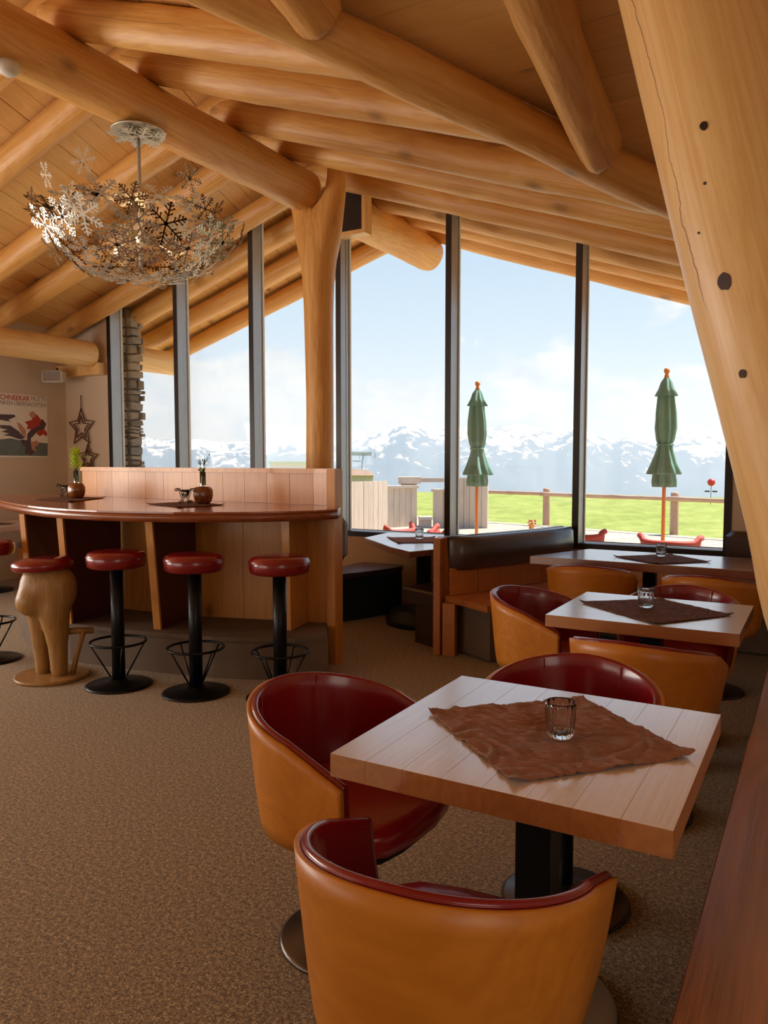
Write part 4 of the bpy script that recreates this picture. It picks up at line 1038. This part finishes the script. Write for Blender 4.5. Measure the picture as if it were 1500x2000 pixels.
for k in range(3):
    a = 1.2+k*2.1; b = (.22*cos(a), .22*sin(a), 2.98)
    MB().lathe([(.016*sin(pi*i/8)+.0001, .02-.024*cos(pi*i/8)) for i in range(9)], 12, b).build('bulb', 'bulb', t)
    MB().tube([(0, 0, 3.1), (b[0], b[1], 3.02)], .004, 6).build('lamp_arm', 'steel', t)
    L_ = light('lamp', 'POINT', Vector(b)+Vector((0, 0, .09)), (0, 0, 0), 1.6, (1, .62, .28), shadow_soft_size=.05); L_.parent = t
# smoke detector, wire hook, speaker, star, poster
sd = PX(18, 121, RX); t = thing('smoke_detector', 'small white round smoke detector on the ridge log at upper left', 'smoke detector', (RX+.06, sd.y-.05, 3.80))
MB().lathe([(.0, -.045), (.03, -.043), (.05, -.03), (.062, -.012), (.065, .0), (.065, .03)], 28).build('housing', 'speaker_white', t)
for r_ in (.022, .034, .046): MB().tube([(r_*cos(a), r_*sin(a), -.043+.018*(r_/.046)**2) for a in [2*pi*i/20 for i in range(20)]], .0015, 4, closed=True).build('vent_ring', 'alu_dark', t)
t = thing('wall_speaker', 'small white loudspeaker in the corner above the poster', 'speaker', PY(106, 736, 6.44), radians(28))
MB().cbox((0, 0, 0), (.26, .15, .15), .012).build('housing', 'speaker_white', t); MB().box((-.11, -.082, -.06), (.11, -.076, .06)).build('grille', 'print_grey', t)
MB().tube([(0, .07, .02), (0, .10, .10), (-.02, .12, .12)], .012, 8).build('bracket', 'alu_dark', t)
def star(label, c, R, k, ri=.46):
    t = thing('hanging_star', label, 'star', c, 0, 'twig stars hanging on the wall')
    for s_, nm in ((1, 'outer_twigs'), (.62, 'inner_twigs')):
        pts_ = [(R*s_*(1 if i % 2 == 0 else ri)*sin(pi*i/5+.05*k), -.01*(1-s_), R*s_*(1 if i % 2 == 0 else ri)*cos(pi*i/5+.05*k)) for i in range(10)]
        MB().tube(pts_, .011, 6, closed=True).build(nm, 'twig', t)
    return t
s1 = star('larger twig star hanging on the plaster left of the windows', (-8.42, YW-.03, 1.90), .25, 0)
MB().tube([(0, 0, .25), (.0, 0, .36), (0, 0, .42)], .006, 6).build('hanger', 'twig', s1)
s2 = star('lower twig star half hidden behind the bar backboard', (-8.31, YW-.03, 1.50), .19, 1)
# poster with lettering and printed picture on the left wall
t = thing('poster', 'poster with red lettering and an eagle rider picture on the left wall', 'poster', (XL+.004, 5.85, 1.905), pi/2)
W2, H2 = .655, .392
MB().box((-W2, -.003, -H2), (W2, 0, H2)).build('sheet', 'poster_paper', t)
def pr(name, pts_, material, d=.0042): MB().add([(x, -d, z) for x, z in pts_]+[(x, -.003, z) for x, z in pts_], [list(range(len(pts_)))]+[(i, (i+1) % len(pts_), len(pts_)+(i+1) % len(pts_), len(pts_)+i) for i in range(len(pts_))]).build(name, material, t)
# local +x points to world +y (right in the picture)
def Q(u, v): p_ = PX(u, v, XL+.004); return (p_.y-5.85, p_.z-1.905)
pr('sea', [Q(-90, 868), Q(20, 856), Q(50, 862), Q(93, 866), Q(93, 891), Q(-90, 888)], 'print_sea', .0036)
pr('wing', [Q(0, 830), Q(20, 831), Q(36, 842), Q(48, 856), Q(38, 858), Q(20, 852), Q(5, 850), Q(18, 847), Q(2, 843), Q(14, 839), Q(0, 836)], 'print_dark', .0040)
pr('wing', [Q(-20, 808), Q(28, 810), Q(30, 814), Q(16, 820), Q(22, 824), Q(0, 820), Q(-20, 822)], 'print_dark', .0040)
pr('wing', [Q(52, 880), Q(53, 848), Q(62, 836), Q(74, 828), Q(82, 818), Q(90, 828), Q(86, 838), Q(72, 844), Q(60, 856), Q(60, 870)], 'print_dark', .0041)
pr('bird_body', [Q(40, 858), Q(55, 860), Q(60, 872), Q(68, 884), Q(60, 889), Q(48, 886), Q(50, 874), Q(42, 866)], 'print_dark', .0043)
pr('rider', [Q(48, 824), Q(62, 820), Q(64, 808), Q(72, 810), Q(80, 820), Q(78, 830), Q(64, 838), Q(52, 838), Q(54, 830)], 'print_red', .0046)
pr('rider_head', [Q(58, 806), Q(64, 803), Q(69, 808), Q(68, 815), Q(61, 816), Q(57, 811)], 'print_skin', .0048)
pr('rider_leg', [Q(32, 824), Q(40, 828), Q(50, 840), Q(50, 856), Q(44, 852), Q(36, 836)], 'print_skin', .0044)
pr('flames', [Q(72, 842), Q(86, 838), Q(92, 846), Q(90, 853), Q(84, 848), Q(78, 852), Q(72, 848)], 'print_red', .0044)
pr('talons', [Q(60, 864), Q(72, 860), Q(76, 868), Q(66, 874), Q(72, 882), Q(62, 878)], 'print_skin', .0044)
def text(s_, mat_, x, z, size, right=True, width=None):
    c_ = bpy.data.curves.new('lettering', 'FONT'); c_.body = s_; c_.size = size; c_.align_x = 'RIGHT' if right else 'LEFT'; c_.extrude = .0004; c_.materials.append(M(mat_)); c_.offset = .0012 if mat_ == 'print_red' else 0
    tmp = bpy.data.objects.new('lettering', c_); col.objects.link(tmp); bpy.context.view_layer.update(); me_ = bpy.data.meshes.new_from_object(tmp.evaluated_get(bpy.context.evaluated_depsgraph_get())); bpy.data.objects.remove(tmp); o = bpy.data.objects.new('lettering', me_); col.objects.link(o); o.parent = t; o.location = (x, -.0045, z); o.rotation_euler = (pi/2, 0, 0)
    return o
xr = Q(89, 780)[0]
o1 = text('HÜTTE', 'print_grey', xr, Q(80, 784)[1], .088); o1.scale = (.78, 1, 1)
o2 = text('SCHNEEKAR', 'print_red', Q(57, 780)[0], Q(50, 783)[1], .088); o2.scale = (.88, 1, 1)
o3 = text('TRINKEN ÜBERNACHTEN', 'print_grey', xr, Q(80, 795)[1], .075); o3.scale = (.84, 1, 1)
